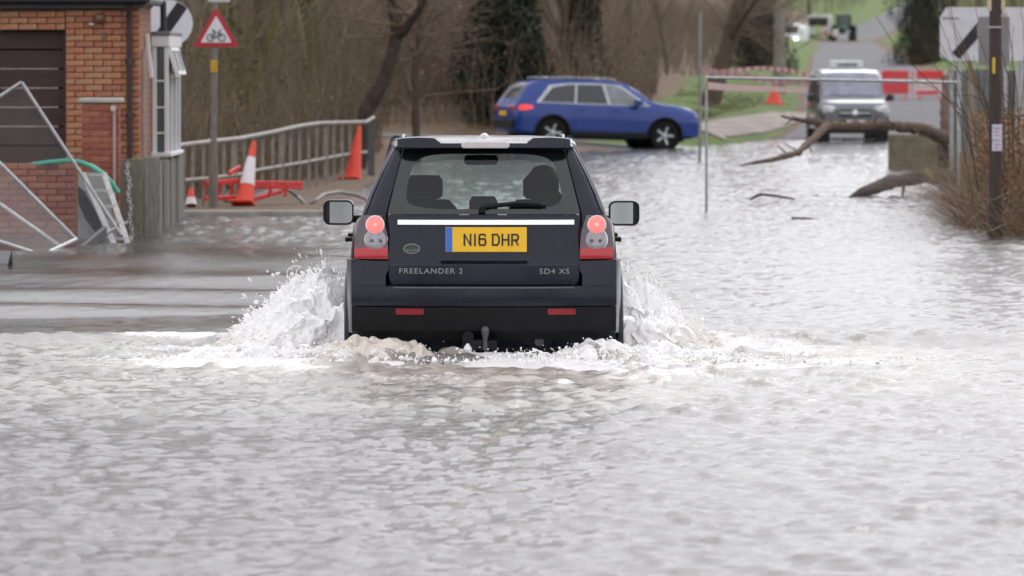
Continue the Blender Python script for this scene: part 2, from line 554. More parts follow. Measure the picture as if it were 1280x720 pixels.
def make_water():
    ys = [18.5]
    while ys[-1] < 152:
        ys.append(ys[-1] + .0285 * (ys[-1] / 20) ** 1.15)
    ys = np.array([-60, -20, 0, 10, 15, 17.5] + ys + [156, 165, 200])
    nc = 530
    t = np.linspace(-1, 1, nc)
    W = (.098 * np.clip(ys, 18, 152) + 1.3)[:, None]
    X = W * t[None, :]
    side = np.linspace(0, 1, 26)[1:][None, :] * 9.0
    X = np.concatenate([np.full((len(ys), 1), -160.), np.full((len(ys), 1), -50.), -W - side[:, ::-1], X, W + side, np.full((len(ys), 1), 50.), np.full((len(ys), 1), 160.)], 1)
    Y = np.repeat(ys[:, None], X.shape[1], 1)
    T1 = spectrum_tile(1024, 25.6, .13, .85, 1, .9, 2.0)
    T2 = spectrum_tile(512, 64., .8, 3.5, 2, 1.2, 1.15)
    T3 = spectrum_tile(512, 90., 2.5, 14, 3, .6, .7)
    T4 = spectrum_tile(1024, 16.384, .075, .27, 5, .9, 1.6)
    def peaky(t, k):          # short steep crests over flat troughs
        h = np.clip(t / t.std(), -2.6, 2.6); q = h + k * h * h
        gx = np.roll(q, -1, 0) - np.roll(q, 1, 0); gy = np.roll(q, -1, 1) - np.roll(q, 1, 1)
        hx = np.roll(t, -1, 0) - np.roll(t, 1, 0); hy = np.roll(t, -1, 1) - np.roll(t, 1, 1)
        return q * math.sqrt((hx ** 2 + hy ** 2).mean() / (gx ** 2 + gy ** 2).mean())
    T1 = peaky(T1, .20); T4 = peaky(T4, .20)
    r1 = sample(T1, 25.6, X, Y); r2 = sample(T2, 64., X + .1 * Y, Y); r4 = sample(T4, 16.384, X, Y)
    pat = sample(T3, 90., X, Y); pat = pat / pat.std()
    inside = (np.abs(X) < W + .01) & (Y > 18.2) & (Y < 153)
    fade = sstep(0, .05, 1 - np.abs(X) / (W + 1e-3)) * inside
    # calm water on the left between the car and the railings, long wash waves running over it
    calm = sstep(-.2, -1.6, X + .035 * (Y - 42) + .35 * pat) * sstep(41.0, 45.5, Y + .9 * pat) * (1 - sstep(58, 70, Y))
    rightside = sstep(.6, 2.5, X) * sstep(42.0, 44, Y)
    mid = sstep(60.2, 61.5, Y)
    a1 = (.150 + .016 * pat)
    a1 = a1 * (1 - .80 * calm) * (1 - .28 * rightside) + .06 * mid * (1 - calm)
    a2 = .016 * (1 - .6 * calm) * (1 - .45 * rightside)
    H = a1 * (.30 * r1 + .95 * r4) + a2 * r2
    ph = Y + .22 * np.abs(X + .2) + .18 * pat
    lam = np.interp(Y, [40, 46, 60, 80], [2.6, 3.0, 5.0, 7.0])
    H += calm * .042 * lam / 3.0 * np.sin(2 * np.pi * ph / lam) 
    # bow wave crest spreading to both sides of the car
    dx = np.abs(X - CARX)
    c = Y - (41.6 + .10 * np.sin(X * 1.7) + .12 * pat) + .06 * (dx - 1.0)
    crest = np.exp(-(c / .34) ** 2) * sstep(.8, 1.4, dx)
    H += .060 * crest * (1 - sstep(3.5, 9, dx) * .75)
    # the step in the flow over the kerb across the road
    c2 = Y - (60.4 + .25 * pat)
    H += (.030 * np.exp(-(c2 / .55) ** 2) - .020 * np.exp(-((c2 - 1.4) / .8) ** 2)) * sstep(-.2, 1.2, X)
    # churned wake behind and beside the car
    wake = np.exp(-(((X - CARX) / 2.3) ** 4)) * sstep(35.4, 38.8, Y) * (1 - sstep(41.5, 43.5, Y))
    wide = np.exp(-(((X - CARX) / 3.6) ** 4)) * sstep(30, 38, Y) * (1 - sstep(40.5, 42, Y))
    H += wake * (.12 * r4 + .04 * r1 + .02 * r2) + wide * (.03 * r1 + .07 * r4)
    for mx, my, sx, sy, hh in [(-.70, 38.75, .30, .28, .09), (.78, 38.72, .26, .26, .085), (-.10, 38.8, .26, .22, .05), (-1.35, 39.4, .45, .6, .06), (1.2, 39.6, .35, .6, .06), (.25, 38.55, .26, .22, .035), (-.45, 38.5, .22, .25, .03)]:
        H += hh * np.exp(-((X - CARX - mx) / sx) ** 2 - ((Y - my) / sy) ** 2) * (1 + .35 * np.tanh(r4 * 14))
    # water drawn down in the trough under the car
    H -= .10 * np.exp(-(((X - CARX) / .8) ** 6)) * sstep(38.95, 39.3, Y) * (1 - sstep(43, 44, Y))
    outer = (1 - fade) * (np.abs(X) < W + 8.5) * (Y > 18.2) * (Y < 153)
    H = H * fade + outer * (.05 * r1 + .03 * r2) * sstep(0, 1.5, W + 8.5 - np.abs(X))
    V = np.stack([X, Y, H], -1).reshape(-1, 3)
    me = np_mesh('flood_water', V, grid_faces(len(ys), X.shape[1]), water_material())
    n1 = np.tanh(sample(T1, 25.6, X * .55 + 7, Y * .4) * 14)
    foam = wake * (.40 + .26 * n1) * sstep(36.0, 38.4, Y) + wide * (.16 + .27 * n1)
    foam += crest * (1 - sstep(2.2, 3.6, dx)) * (.22 + .26 * n1) * sstep(2, -.5, X)
    foam += .10 * (rightside + 0) * 0
    add_attr(me, 'foam', np.clip(foam, 0, .75))
    mud = wake * sstep(37.6, 38.7, Y) * np.clip(.5 + .6 * np.tanh(r2 * 10), 0, 1) + wide * (.65 + .2 * np.tanh(r2 * 20))
    add_attr(me, 'mud', np.clip(mud, 0, 1))
    add_attr(me, 'chop', np.clip(1 - .70 * calm, 0, 1) + 1.2 * outer)
    o = link('flood_water', me)
    tag(o, kind='structure')
make_water()
# ------------------------------------------------------------------ vehicle helpers
def cloft(sections, name, mats, parent, smooth=35, closed=True):
    """sections: list of rings (same number of points), bridged and capped"""
    mb = MB()
    mb.grid(sections, closed=closed)
    n = len(sections[0])
    k = len(sections)
    mb.f.append(tuple(reversed(range(n)))); mb.m.append(0)
    mb.f.append(tuple((k - 1) * n + i for i in range(n))); mb.m.append(0)
    return mb.build(name, mats, parent, smooth=smooth)

def ring_from_half(half, y):
    """half profile [(x,z)] from bottom centre outwards and up to top centre -> closed ring at y"""
    r = [(x, y, z) for x, z in half]
    l = [(-x, y, z) for x, z in reversed(half) if x > 1e-6]
    return r + l

def cut(obj, cutters):
    """boolean the cutters out of obj and bake the result"""
    for c in cutters:
        c.parent = obj.parent
        md = obj.modifiers.new('cut', 'BOOLEAN')
        md.operation = 'DIFFERENCE'; md.solver = 'EXACT'; md.object = c
    bpy.context.view_layer.update()
    dg = bpy.context.evaluated_depsgraph_get()
    me = bpy.data.meshes.new_from_object(obj.evaluated_get(dg))
    obj.modifiers.clear()
    obj.data = me
    me.shade_smooth(); me.set_sharp_from_angle(angle=R(32))
    for c in cutters:
        bpy.data.objects.remove(c)

def axle_cyl(y, z, r, x0, x1, n=40):
    mb = MB()
    mb.tube([(x0, y, z), (x1, y, z)], r, n)
    return mb.build('cutter', [MATS['black_plastic']])

def rrect(cx, cz, w, h, r, n=5):
    """rounded rectangle outline (x,z)"""
    pts = []
    for sx, sz, a0 in ((1, 1, 0), (-1, 1, 90), (-1, -1, 180), (1, -1, 270)):
        for i in range(n + 1):
            a = R(a0 + 90 * i / n)
            pts.append((cx + sx * (w / 2 - r) + r * math.cos(a), cz + sz * (h / 2 - r) + r * math.sin(a)))
    return pts

paint_navy = M('paint_dark_navy', (.0065, .0088, .0185), .10, var=.3, scale=3, spec=.38, bump=.05, bscale=110)
def film(m, lo, hi, scale):
    """uneven film of road dirt and water: gloss varies over the panel"""
    nt = m.node_tree
    tc = nt.nodes.new('ShaderNodeTexCoord'); mp = nt.nodes.new('ShaderNodeMapping'); mp.inputs['Scale'].default_value = (1, 1, .35)
    n = nt.nodes.new('ShaderNodeTexNoise'); n.inputs['Scale'].default_value = scale; n.inputs['Detail'].default_value = 8; n.inputs['Roughness'].default_value = .7
    r = nt.nodes.new('ShaderNodeMapRange'); r.inputs['From Min'].default_value = .35; r.inputs['From Max'].default_value = .7
    r.inputs['To Min'].default_value = lo; r.inputs['To Max'].default_value = hi
    nt.links.new(tc.outputs['Object'], mp.inputs[0]); nt.links.new(mp.outputs[0], n.inputs['Vector']); nt.links.new(n.outputs['Fac'], r.inputs[0])
    nt.links.new(r.outputs[0], nt.nodes['Principled BSDF'].inputs['Roughness'])
film(paint_navy, .05, .34, 5.0)
black_plastic = M('black_plastic', (.009, .009, .010), .55, var=.3, scale=12, bump=.1, bscale=150, spec=.22)
black_gloss = M('black_gloss_trim', (.008, .009, .010), .12, var=.2, scale=3, coat=.5)
tyre_m = M('tyre_rubber', (.012, .012, .012), .8, spec=.2, var=.4, scale=14, bump=.3, bscale=60)
alloy_m = M('alloy_metal', (.45, .46, .48), .35, .9, var=.15, scale=9)
chrome_m = M('chrome_strip', (.85, .86, .88), .18, .9, var=.05)
white_m = M('white_plastic', (.78, .78, .76), .4, var=.05)
yellow_m = M('plate_yellow', (.86, .50, .015), .35, var=.06, scale=9)
blue_m = M('plate_blue', (.03, .15, .55), .35, var=.05)
ink_m = M('plate_black_ink', (.01, .01, .01), .4, var=.05)
silver_m = M('badge_silver', (.30, .30, .31), .4, .6, var=.08)
badge_green = M('badge_green', (.02, .045, .03), .3, var=.1, coat=.4)
red_lens = M('red_lens', (.42, .006, .010), .12, var=.12, scale=30, coat=.6)
dim_red = M('red_reflector', (.26, .012, .018), .25, var=.15, scale=40)
brake_lit = M('brake_lamp_lit', (.75, .20, .19), .2, var=.15, scale=60, emit=(1.0, .22, .20), estr=.48)
brake_core = M('brake_lamp_core', (.9, .35, .3), .2, var=.1, emit=(1.0, .30, .24), estr=.75)
clear_lens = M('clear_grey_lens', (.30, .28, .30), .14, .25, var=.25, scale=45, coat=.6)
lamp_rim = M('lamp_rim', (.70, .66, .66), .25, .5, var=.1)
lamp_house = M('lamp_smoked_housing', (.075, .045, .055), .12, var=.2, scale=25, coat=.8)
seat_m = M('seat_dark_cloth', (.028, .028, .03), .85, var=.2, scale=30)
glass_rear = glass_mat('rear_glass', (.62, .69, .66))
glass_front = glass_mat('windscreen_glass', (.80, .88, .85))
glass_dark = glass_mat('privacy_glass', (.10, .11, .11))

def make_wheel(parent, x, y, z, r, w, spokes=7, rim_r=.66):
    """tyre and alloy, axis along x; x = centre of the tread"""
    s = 1 if x > 0 else -1
    wh = bpy.data.objects.new('wheel', None); COL.objects.link(wh); wh.parent = parent; wh.location = (x, y, z)
    rot = Matrix.Rotation(math.pi / 2, 4, 'Y')
    mb = MB()
    pr = [(r * .62, -w / 2 + .01), (r * .80, -w / 2), (r * .94, -w / 2 + .012), (r, -w / 2 + .045), (r, w / 2 - .045), (r * .94, w / 2 - .012), (r * .80, w / 2), (r * .62, w / 2 - .01), (r * .62, -w / 2 + .01)]
    mb.lathe(pr, 40, rot, cap=False)
    # tread blocks
    for i in range(40):
        a = 2 * math.pi * (i + .5) / 40
        for dx in (-w * .28, w * .28):
            m = Matrix.Rotation(a, 3, 'X')
            mb.box(m @ Vector((0, 0, r + .002)) + Vector((dx, 0, 0)), (w * .34, .030, .012), m)
    mb.build('tyre', tyre_m, wh, smooth=40)
    mb = MB()
    fx = s * (w / 2 - .03)
    rr = r * rim_r
    m0 = Matrix.Translation((fx - s * .05, 0, 0)) @ rot
    mb.lathe([(rr * .97, -.03), (rr, .04), (rr * .93, .045), (rr * .90, -.03), (rr * .97, -.03)], 32, m0, cap=False)
    for i in range(spokes):
        a = 2 * math.pi * i / spokes
        d = Vector((0, math.cos(a), math.sin(a)))
        mb.beam(Vector((fx - s * .015, 0, 0)) + d * rr * .12, Vector((fx, 0, 0)) + d * rr * .95, rr * .20, .03, (1, 0, 0))
    mb.lathe([(rr * .22, -.03), (rr * .22, .03), (rr * .12, .04)], 20, Matrix.Translation((fx - s * .0, 0, 0)) @ Matrix.Rotation(math.pi / 2 * s, 4, 'Y'))
    mb.build('rim', alloy_m, wh, smooth=40)
    mb = MB()
    mb.lathe([(rr * .90, -.01), (rr * .90, .01)], 24, Matrix.Translation((fx - s * .07, 0, 0)) @ rot)
    mb.build('brake_disc', M('brake_dark', (.03, .03, .03), .6, .3), wh)
    return wh

# ------------------------------------------------------------------ stroke lettering for the number plate
GLYPH = {
    'N': [[(0, 0), (0, 1)], [(0, 1), (1, 0)], [(1, 0), (1, 1)]],
    '1': [[(.5, 0), (.5, 1)]],
    '6': [[(1, .86), (.86, 1), (.14, 1), (0, .86), (0, .14), (.14, 0), (.86, 0), (1, .14), (1, .44), (.86, .57), (0, .57)]],
    'D': [[(0, 0), (0, 1), (.72, 1), (1, .76), (1, .24), (.72, 0), (0, 0)]],
    'H': [[(0, 0), (0, 1)], [(1, 0), (1, 1)], [(0, .5), (1, .5)]],
    'R': [[(0, 0), (0, 1), (.8, 1), (1, .84), (1, .62), (.8, .47), (0, .47)], [(.52, .47), (1, 0)]],
}
def stroke_text(mb, text, x0, z0, cw, ch, gap, t, P):
    """text laid out in (x, z); P(x, z, lift) maps to 3D"""
    x = x0
    for c in text:
        if c == ' ':
            x += cw * .62; continue
        w = cw * (.30 if c == '1' else 1)
        for st in GLYPH[c]:
            for (ax, az), (bx, bz) in zip(st[:-1], st[1:]):
                a = Vector((x + ax * w, z0 + az * ch)); b = Vector((x + bx * w, z0 + bz * ch))
                d = (b - a).normalized(); n = Vector((-d.y, d.x)) * t / 2
                a2, b2 = a - d * t / 2, b + d * t / 2
                q = [a2 - n, b2 - n, b2 + n, a2 + n]
                q = [Vector((min(max(p.x, x - t / 2), x + w + t / 2), min(max(p.y, z0 - t / 2), z0 + ch + t / 2))) for p in q]
                mb.prism([P(p.x, p.y, 0) for p in q], Vector(P(0, 0, .0025)) - Vector(P(0, 0, 0)))
        x += w + gap
    return x

def font_part(name, text, size, sx, mat, parent, fn, depth=.002):
    cu = bpy.data.curves.new('lettering', 'FONT')
    cu.body = text; cu.size = size; cu.extrude = depth; cu.align_x = 'CENTER'; cu.align_y = 'CENTER'; cu.space_character = 1.12
    tmp = bpy.data.objects.new('tmp', cu); COL.objects.link(tmp)
    bpy.context.view_layer.update()
    dg = bpy.context.evaluated_depsgraph_get()
    me = bpy.data.meshes.new_from_object(tmp.evaluated_get(dg))
    bpy.data.objects.remove(tmp)
    me.materials.clear(); me.materials.append(mat)
    for v in me.vertices:
        v.co = fn(v.co.x * sx, v.co.y, v.co.z + depth)
    tag(me and link(name, me, parent), kind='stuff')

# ------------------------------------------------------------------ dark navy four by four driving through the flood
def make_ford_car():
    T = thing('four_by_four', 'dark navy four by four seen from behind, fording the flood between two plumes of spray', 'car', (CARX, CARY, GZ), R(.5))
    S = 182.3
    def L(px, py):               # rear-plane pixel -> local x, z
        return ((px - 605) / S, (450 - py) / S - GZ)
    def yb(z):                   # rear surface in profile
        return float(np.interp(z, [.3, .42, .58, .72, .905, 1.21, 1.665, 1.76], [.09, .02, -.005, .0, .012, .06, .36, .45]))
    def bow(x):
        return .13 * (abs(x) / .9) ** 2.6
    def P(x, z, lift=0.0):
        return Vector((x, yb(z) + bow(x) - lift, z))
    def patch(name, zs, xl, xr, lift, mat, parent, nx=14, thick=.02, smooth=30, bevel=0):
        """panel on the rear surface between xl(z) and xr(z), with thickness"""
        front, back = [], []
        for z in zs:
            a, b = xl(z), xr(z)
            front.append([P(a + (b - a) * i / nx, z, lift) for i in range(nx + 1)])
            back.append([P(a + (b - a) * i / nx, z, lift - thick) for i in range(nx + 1)])
        ring = []
        for i in range(len(zs)):
            ring.append(front[i] + list(reversed(back[i])))
        return cloft(ring, name, mat, parent, smooth)
    # ---- lower body shell
    w_prof = [(.10, .52), (.13, .66), (.168, .80), (.20, .875), (.27, .915), (.40, .935), (.8, .945), (1.4, .925), (2.2, .92), (2.8, .925), (3.4, .945), (3.9, .93), (4.2, .89), (4.38, .80), (4.47, .62)]
    top = lambda y: float(np.interp(y, [0, .30, .75, 1.0, 2.5, 3.35, 3.6, 4.2, 4.40, 4.48], [1.20, 1.20, 1.10, 1.07, 1.05, 1.06, 1.05, 1.0, .92, .80]))
    secs = []
    for y, w in w_prof:
        zb = .30 + (.10 if y < .14 else 0) + (.06 if y > 4.3 else 0)
        zt = top(y)
        rear = y < .5
        tw = w - (.065 if not rear else .045)
        half = [(0, zb), (w - .14, zb), (w - .03, zb + .06), (w - .008, zb + .2), (w, .62), (w - .003, .80), (w - .018, .95), (tw + .012, zt - .05), (tw - .012, zt - .008), (tw - .06, zt), (0, zt + (.02 if y > 3.4 else 0))]
        secs.append(ring_from_half(half, y))
    body = cloft(secs, 'body', paint_navy, T, 32)
    cut(body, [axle_cyl(.80, .37, .425, .62, 1.1), axle_cyl(.80, .37, .425, -1.1, -.62), axle_cyl(3.46, .37, .425, .62, 1.1), axle_cyl(3.46, .37, .425, -1.1, -.62)])
    # wheel arch lips and inner arches
    for sx in (-1, 1):
        for wy in (.80, 3.46):
            mb = MB()
            pts = [(sx * .935, wy + .44 * math.cos(a), .37 + .44 * math.sin(a)) for a in np.linspace(R(-12), R(192), 26)]
            mb.tube(pts, .034, 8)
            mb.build('wheel_arch', paint_navy, T, smooth=50)
            make_wheel(T, sx * .815, wy, .37, .365, .235)
        # sill and side rubbing strip
        mb = MB(); mb.box((sx * .915, 2.13, .33), (.06, 1.75, .10)); mb.build('sill', black_plastic, T, bevel=.02)
        mb = MB(); mb.box((sx * .926, 2.13, .58), (.02, 1.7, .05)); mb.build('side_strip', black_plastic, T, bevel=.006)
        # door gaps and handles
        for dy, hy in ((1.28, 1.42), (2.22, 2.36)):
            hd = MB()
            hd.box((sx * .965, hy, .80 + .205), (.03, .20, .034)); hd.box((sx * .945, hy - .08, 1.005), (.05, .03, .03)); hd.box((sx * .945, hy + .08, 1.005), (.05, .03, .03))
            hd.build('door_handle', black_plastic, T, bevel=.008)
            g = MB(); g.box((sx * .918, dy, .72), (.012, .008, .62)); g.build('door_gap', black_plastic, T)
        # mud flap
        mb = MB(); mb.box((sx * .80, .365, .33), (.25, .015, .30)); mb.build('mud_flap', black_plastic, T, bevel=.005)
    # dark underside
    mb = MB()
    mb.box((0, 2.2, .31), (1.2, 4.0, .10)); mb.box((0, .62, .36), (1.45, .9, .16)); mb.tube([(-.62, .8, .36), (.62, .8, .36)], .07, 10)
    mb.build('underbody', black_plastic, T)
    mb = MB(); mb.tube([(.38, .10, .34), (.38, .55, .36)], .032, 12); mb.build('exhaust_pipe', M('exhaust_metal', (.10, .10, .10), .45, .7), T, smooth=40)
    # ---- rear bumper: painted upper moulding wrapping the corners, black lower valance
    zs = [.590, .61, .66, .70, .726]
    def bumper_ring(z, proud, x_end=.925):
        n = 30
        out, inn = [], []
        for i in range(n + 1):
            x = -x_end + 2 * x_end * i / n
            out.append(P(x, z, 0) + Vector((0, -proud * (1 - .25 * (abs(x) / x_end) ** 4), 0)))
            inn.append(P(x * .93, z, 0) + Vector((0, .09, 0)))
        return out + list(reversed(inn))
    def bump_prof(z):
        return float(np.interp(z, [.36, .42, .55, .585, .60, .66, .76, .86, .905], [.02, .045, .052, .050, .057, .061, .057, .040, .018]))
    # wrap-around side ends
    up = cloft([bumper_ring(z, bump_prof(z), .912 if z < .85 else .90) for z in zs if z < .735] , 'bumper', paint_navy, T, 30)
    for sx in (-1, 1):
        rows = []
        for z in [.728, .76, .80, .84, .872, .896, .905]:
            n = 10
            x0 = .675 - .02 * (z > .8)
            out = [P(sx * (x0 + (.912 - x0) * i / n), z, 0) + Vector((0, -bump_prof(z) * (1 - .25 * ((x0 + (.912 - x0) * i / n) / .912) ** 4), 0)) for i in range(n + 1)]
            inn = [p + Vector((-sx * .0, .10, 0)) for p in reversed(out)]
            rows.append(out + inn)
        cloft(rows, 'bumper_corner', paint_navy, T, 30)
        # side return of the bumper
        mb = MB()
        rr = []
        for z in [.40, .50, .60, .72, .84, .90]:
            rr.append([(sx * .905, .12, z), (sx * .925, .20, z), (sx * .948, .36, z), (sx * .90, .36, z), (sx * .87, .12, z)])
        cloft(rr, 'bumper_return', paint_navy, T, 30)
    low = cloft([bumper_ring(z, bump_prof(z) - .004, .91) for z in [.36, .42, .50, .56, .582]], 'bumper_valance', black_plastic, T, 30)
    for sx in (-1, 1):
        cx, cz = L(512 if sx < 0 else 702, 389.5)
        mb = MB()
        o_ = rrect(cx, cz, .195, .042, .012, 3)
        mb.prism([P(x, z, bump_prof(z) * .98 + .004) for x, z in o_], (0, .02, 0))
        mb.build('reflector', dim_red, T)
    # ---- tow bar
    tb = bpy.data.objects.new('tow_bar', None); COL.objects.link(tb); tb.parent = T
    x0, z0 = L(603, 426)
    mb = MB(); mb.box((x0, -.02, z0 - .03), (.20, .10, .07)); mb.box((x0 - .02, .10, z0 - .02), (.09, .24, .06)); mb.build('bracket', black_plastic, tb, bevel=.01)
    x1, z1 = L(606.5, 417)
    mb = MB(); mb.lathe([(.018, -.10), (.016, -.03), (.024, .0), (.030, .03), (.026, .055), (.010, .066)], 16, Matrix.Translation((x1, -.07, z1 - .01))); mb.build('tow_ball', M('worn_steel', (.10, .10, .10), .45, .6, var=.3, scale=30), tb, smooth=50)
    x2, z2 = L(585, 421)
    mb = MB(); mb.tube([(x2, -.05, z2), (x2, .05, z2)], .040, 18); mb.box((x2, 0, z2 - .03), (.075, .08, .06)); mb.build('socket', black_plastic, tb, smooth=40)
    x3, z3 = L(584.5, 435.5)
    mb = MB(); mb.tube([(x3, -.06, z3), (x3, .02, z3)], .044, 18); mb.build('socket_ring', black_plastic, tb, smooth=40)
    mb = MB(); mb.lathe([(.008, -.033), (.026, -.022), (.031, -.004), (.024, .014), (.013, .026), (.010, .036)], 14, Matrix.Translation((x3, -.072, z3))); mb.build('white_plug', white_m, tb, smooth=50)
    # ---- tailgate
    tg = bpy.data.objects.new('tailgate', None); COL.objects.link(tg); tg.parent = T
    def xe(z):                     # half width of the tailgate
        return float(np.interp(z, [.725, .735, .755, .79, .92, 1.10, 1.20, 1.215], [.60, .628, .645, .652, .655, .645, .662, .668]))
    zz = [.726, .733, .745, .765, .79, .83, .868, .876, .884, .92, 1.0, 1.08, 1.15, 1.20, 1.212]
    lift = lambda z: float(np.interp(z, [.72, .74, .80, .868, .878, .90, 1.0, 1.2], [.016, .026, .030, .032, .022, .020, .022, .020]))
    front, rings = [], []
    for z in zz:
        e = xe(z); n = 26
        fr = [P(-e + 2 * e * i / n, z, lift(z)) for i in range(n + 1)]
        bk = [P(-e + 2 * e * i / n, z, -.02) for i in range(n + 1)]
        rings.append(fr + list(reversed(bk)))
    cloft(rings, 'panel', paint_navy, tg, 28)
    # bright edge of the bumper step below the tailgate
    mb = MB(); mb.tube([P(x, .716, .058) for x in np.linspace(-.62, .62, 20)], .006, 6); mb.build('step_edge', M('step_edge_grey', (.10, .10, .105), .35), T, smooth=50)
    # chrome strip
    xa, za = L(497, 282); xb_, zb_ = L(718, 274)
    mb = MB()
    n = 20
    rows = []
    for z, l in ((za, .022), (za + .006, .045), (zb_ - .006, .045), (zb_, .022)):
        rows.append([P(xa + (xb_ - xa) * i / n, z, l) for i in range(n + 1)])
    mb.grid(rows)
    mb.quad(rows[0][0], rows[1][0], rows[2][0], rows[3][0]); mb.quad(rows[0][-1], rows[1][-1], rows[2][-1], rows[3][-1])
    mb.build('handle_strip', chrome_m, tg, smooth=30)
    # number plate
    pl = bpy.data.objects.new('number_plate', None); COL.objects.link(pl); pl.parent = T
    xa, za = L(557, 315); xb_, zb_ = L(658.5, 284)
    yc = yb((za + zb_) / 2) - .030
    mb = MB(); mb.box(((xa + xb_) / 2, yc, (za + zb_) / 2), (xb_ - xa, .008, zb_ - za), Matrix.Rotation(R(-4), 3, 'X')); mb.build('plate', yellow_m, pl, bevel=.003)
    def PP(x, z, l):
        return Vector((x, yc - .0045 - l + (z - (za + zb_) / 2) * math.tan(R(4)) , z))
    mb = MB(); mb.prism([PP(x, z, 0) for x, z in ((xa + .002, za + .002), (xa + .046, za + .002), (xa + .046, zb_ - .002), (xa + .002, zb_ - .002))], (0, -.0015, 0)); mb.build('blue_band', blue_m, pl)
    xt, zt_ = L(580.5, 306.3)
    mb = MB(); stroke_text(mb, 'N16 DHR', xt, zt_, .0425, .072, .0235, .0115, PP); tag(mb.build('registration', ink_m, pl), kind='stuff')
    mb = MB(); mb.tube([P(x, .905, .05) for x in np.linspace(-.30, .30, 10)], .008, 6); mb.build('plate_lip', paint_navy, tg, smooth=50)
    # lettering and oval badge
    lx, lz_ = L(538.5, 339)
    font_part('lettering', 'FREELANDER 2', .052, 1.16, silver_m, tg, lambda x, z, l, a=lx, b=lz_: P(a + x, b + z, lift(b + z) + .002 + l))
    lx, lz_ = L(693, 339.5)
    font_part('lettering', 'SD4 XS', .052, 1.16, silver_m, tg, lambda x, z, l, a=lx, b=lz_: P(a + x, b + z, lift(b + z) + .002 + l))
    bx, bz = L(514.5, 311)
    mb = MB(); mb.prism([P(bx, bz, .024) + Vector((.058 * math.cos(a), 0, .035 * math.sin(a))) for a in np.linspace(0, 2 * math.pi, 28, endpoint=False)], (0, -.007, 0)); mb.build('oval_badge', silver_m, tg)
    mb = MB(); mb.prism([P(bx, bz, .0315) + Vector((.051 * math.cos(a), 0, .029 * math.sin(a))) for a in np.linspace(0, 2 * math.pi, 28, endpoint=False)], (0, -.003, 0)); mb.build('badge_field', badge_green, tg)
    font_part('badge_text', 'LAND', .026, 1.1, silver_m, tg, lambda x, z, l: P(bx - .006, bz + .010, .0348 + l) + Vector((x, 0, z)), .001)
    font_part('badge_text', 'ROVER', .026, 1.0, silver_m, tg, lambda x, z, l: P(bx + .006, bz - .011, .0348 + l) + Vector((x, 0, z)), .001)
    # ---- tail lights
    for sx in (-1, 1):
        tl = bpy.data.objects.new('tail_light', None); COL.objects.link(tl); tl.parent = T
        zl = [.908, .915, .94, 1.0, 1.08, 1.15, 1.19, 1.21]
        xin = lambda z: float(np.interp(z, [.90, 1.0, 1.1, 1.21], [.655, .660, .668, .705]))
        xout = lambda z: float(np.interp(z, [.90, 1.0, 1.12, 1.18, 1.21], [.895, .892, .875, .85, .83]))
        ring = []
        n = 10
        for z in zl:
            a, b = xin(z), xout(z)
            l = .035 if .91 < z < 1.2 else .02
            fr = [P(sx * (a + (b - a) * i / n), z, l * (1 - .3 * (i / n) ** 3)) for i in range(n + 1)]
            bk = [p + Vector((-sx * .01, .07, 0)) for p in reversed(fr)]
            ring.append(fr + bk)
        cloft(ring, 'housing', lamp_house, tl, 40)
        cxp = 468.5 if sx < 0 else 746.5
        def disc(name, px, py, r, l0, l1, mat, n=28):
            x, z = L(px, py)
            mb = MB()
            def q(rr, l, a):
                return P(x + rr * math.cos(a), z + rr * math.sin(a), l)
            an = np.linspace(0, 2 * math.pi, n, endpoint=False)
            rows = [[q(r, l0, a) for a in an], [q(r, l1, a) for a in an], [q(r * .8, l1 + .006, a) for a in an], [q(r * .4, l1 + .009, a) for a in an], [q(r * .02, l1 + .010, a) for a in an]]
            mb.grid(rows, closed=True)
            return mb.build(name, mat, tl, smooth=50)
        disc('lamp_rim', cxp - sx * 1.0, 300, .083, .02, .030, lamp_rim)
        disc('reverse_lamp', cxp - sx * 1.0, 300, .076, .02, .033, clear_lens)
        for bx_ in (-.030, .030):
            disc('lamp_bulb', cxp - sx * 1.0 + bx_ * S, 301, .012, .040, .046, M('bulb_dark', (.12, .11, .11), .3))
        disc('lamp_rim', cxp, 281.5, .066, .03, .036, lamp_rim)
        disc('brake_lamp', cxp, 281.5, .060, .03, .039, brake_lit)
        disc('lamp_bulb', cxp, 281.5, .014, .045, .050, brake_core)
        ring = []
        for z in (.912, .925, .955, .980, .990):
            a, b = xin(z) + .004, xout(z) - .003
            fr = [P(sx * (a + (b - a) * i / n), z, (.040 if .915 < z < .985 else .034) * (1 - .3 * (i / n) ** 3)) for i in range(n + 1)]
            bk = [p + Vector((0, .04, 0)) for p in reversed(fr)]
            ring.append(fr + bk)
        cloft(ring, 'red_reflector_band', red_lens, tl, 40)
    # ---- greenhouse: hollow cabin with real panes
    def glass_edge(z):      # half width of the rear screen opening incl. black border
        return float(np.interp(z, [1.21, 1.665], [.672, .558]))
    def outer(z):           # half width of the cabin side
        return float(np.interp(z, [1.08, 1.21, 1.35, 1.5, 1.62, 1.70], [.872, .845, .792, .724, .664, .628]))
    PC = lambda x, z, l=0.0: Vector((x, yb(z) + bow(x) * .55 - l + .02, z))
    # black border of the rear screen: ring between outline and clear area
    out2, in2 = [], []
    N = 64
    cz = (1.216 + 1.660) / 2
    def outline(t, inner):
        zlo, zhi = (1.252, 1.628) if inner else (1.216, 1.662)
        rr = .09 if inner else .012
        # superellipse trapezoid
        a = t
        ex = 2 / (5.0 if inner else 40)
        ux = math.copysign(abs(math.cos(a)) ** ex, math.cos(a)); uz = math.copysign(abs(math.sin(a)) ** ex, math.sin(a))
        z = (zlo + zhi) / 2 + uz * (zhi - zlo) / 2
        hw = (glass_edge(z) - .006) if not inner else float(np.interp(z, [1.25, 1.63], [.560, .478]))
        return ux * hw, z
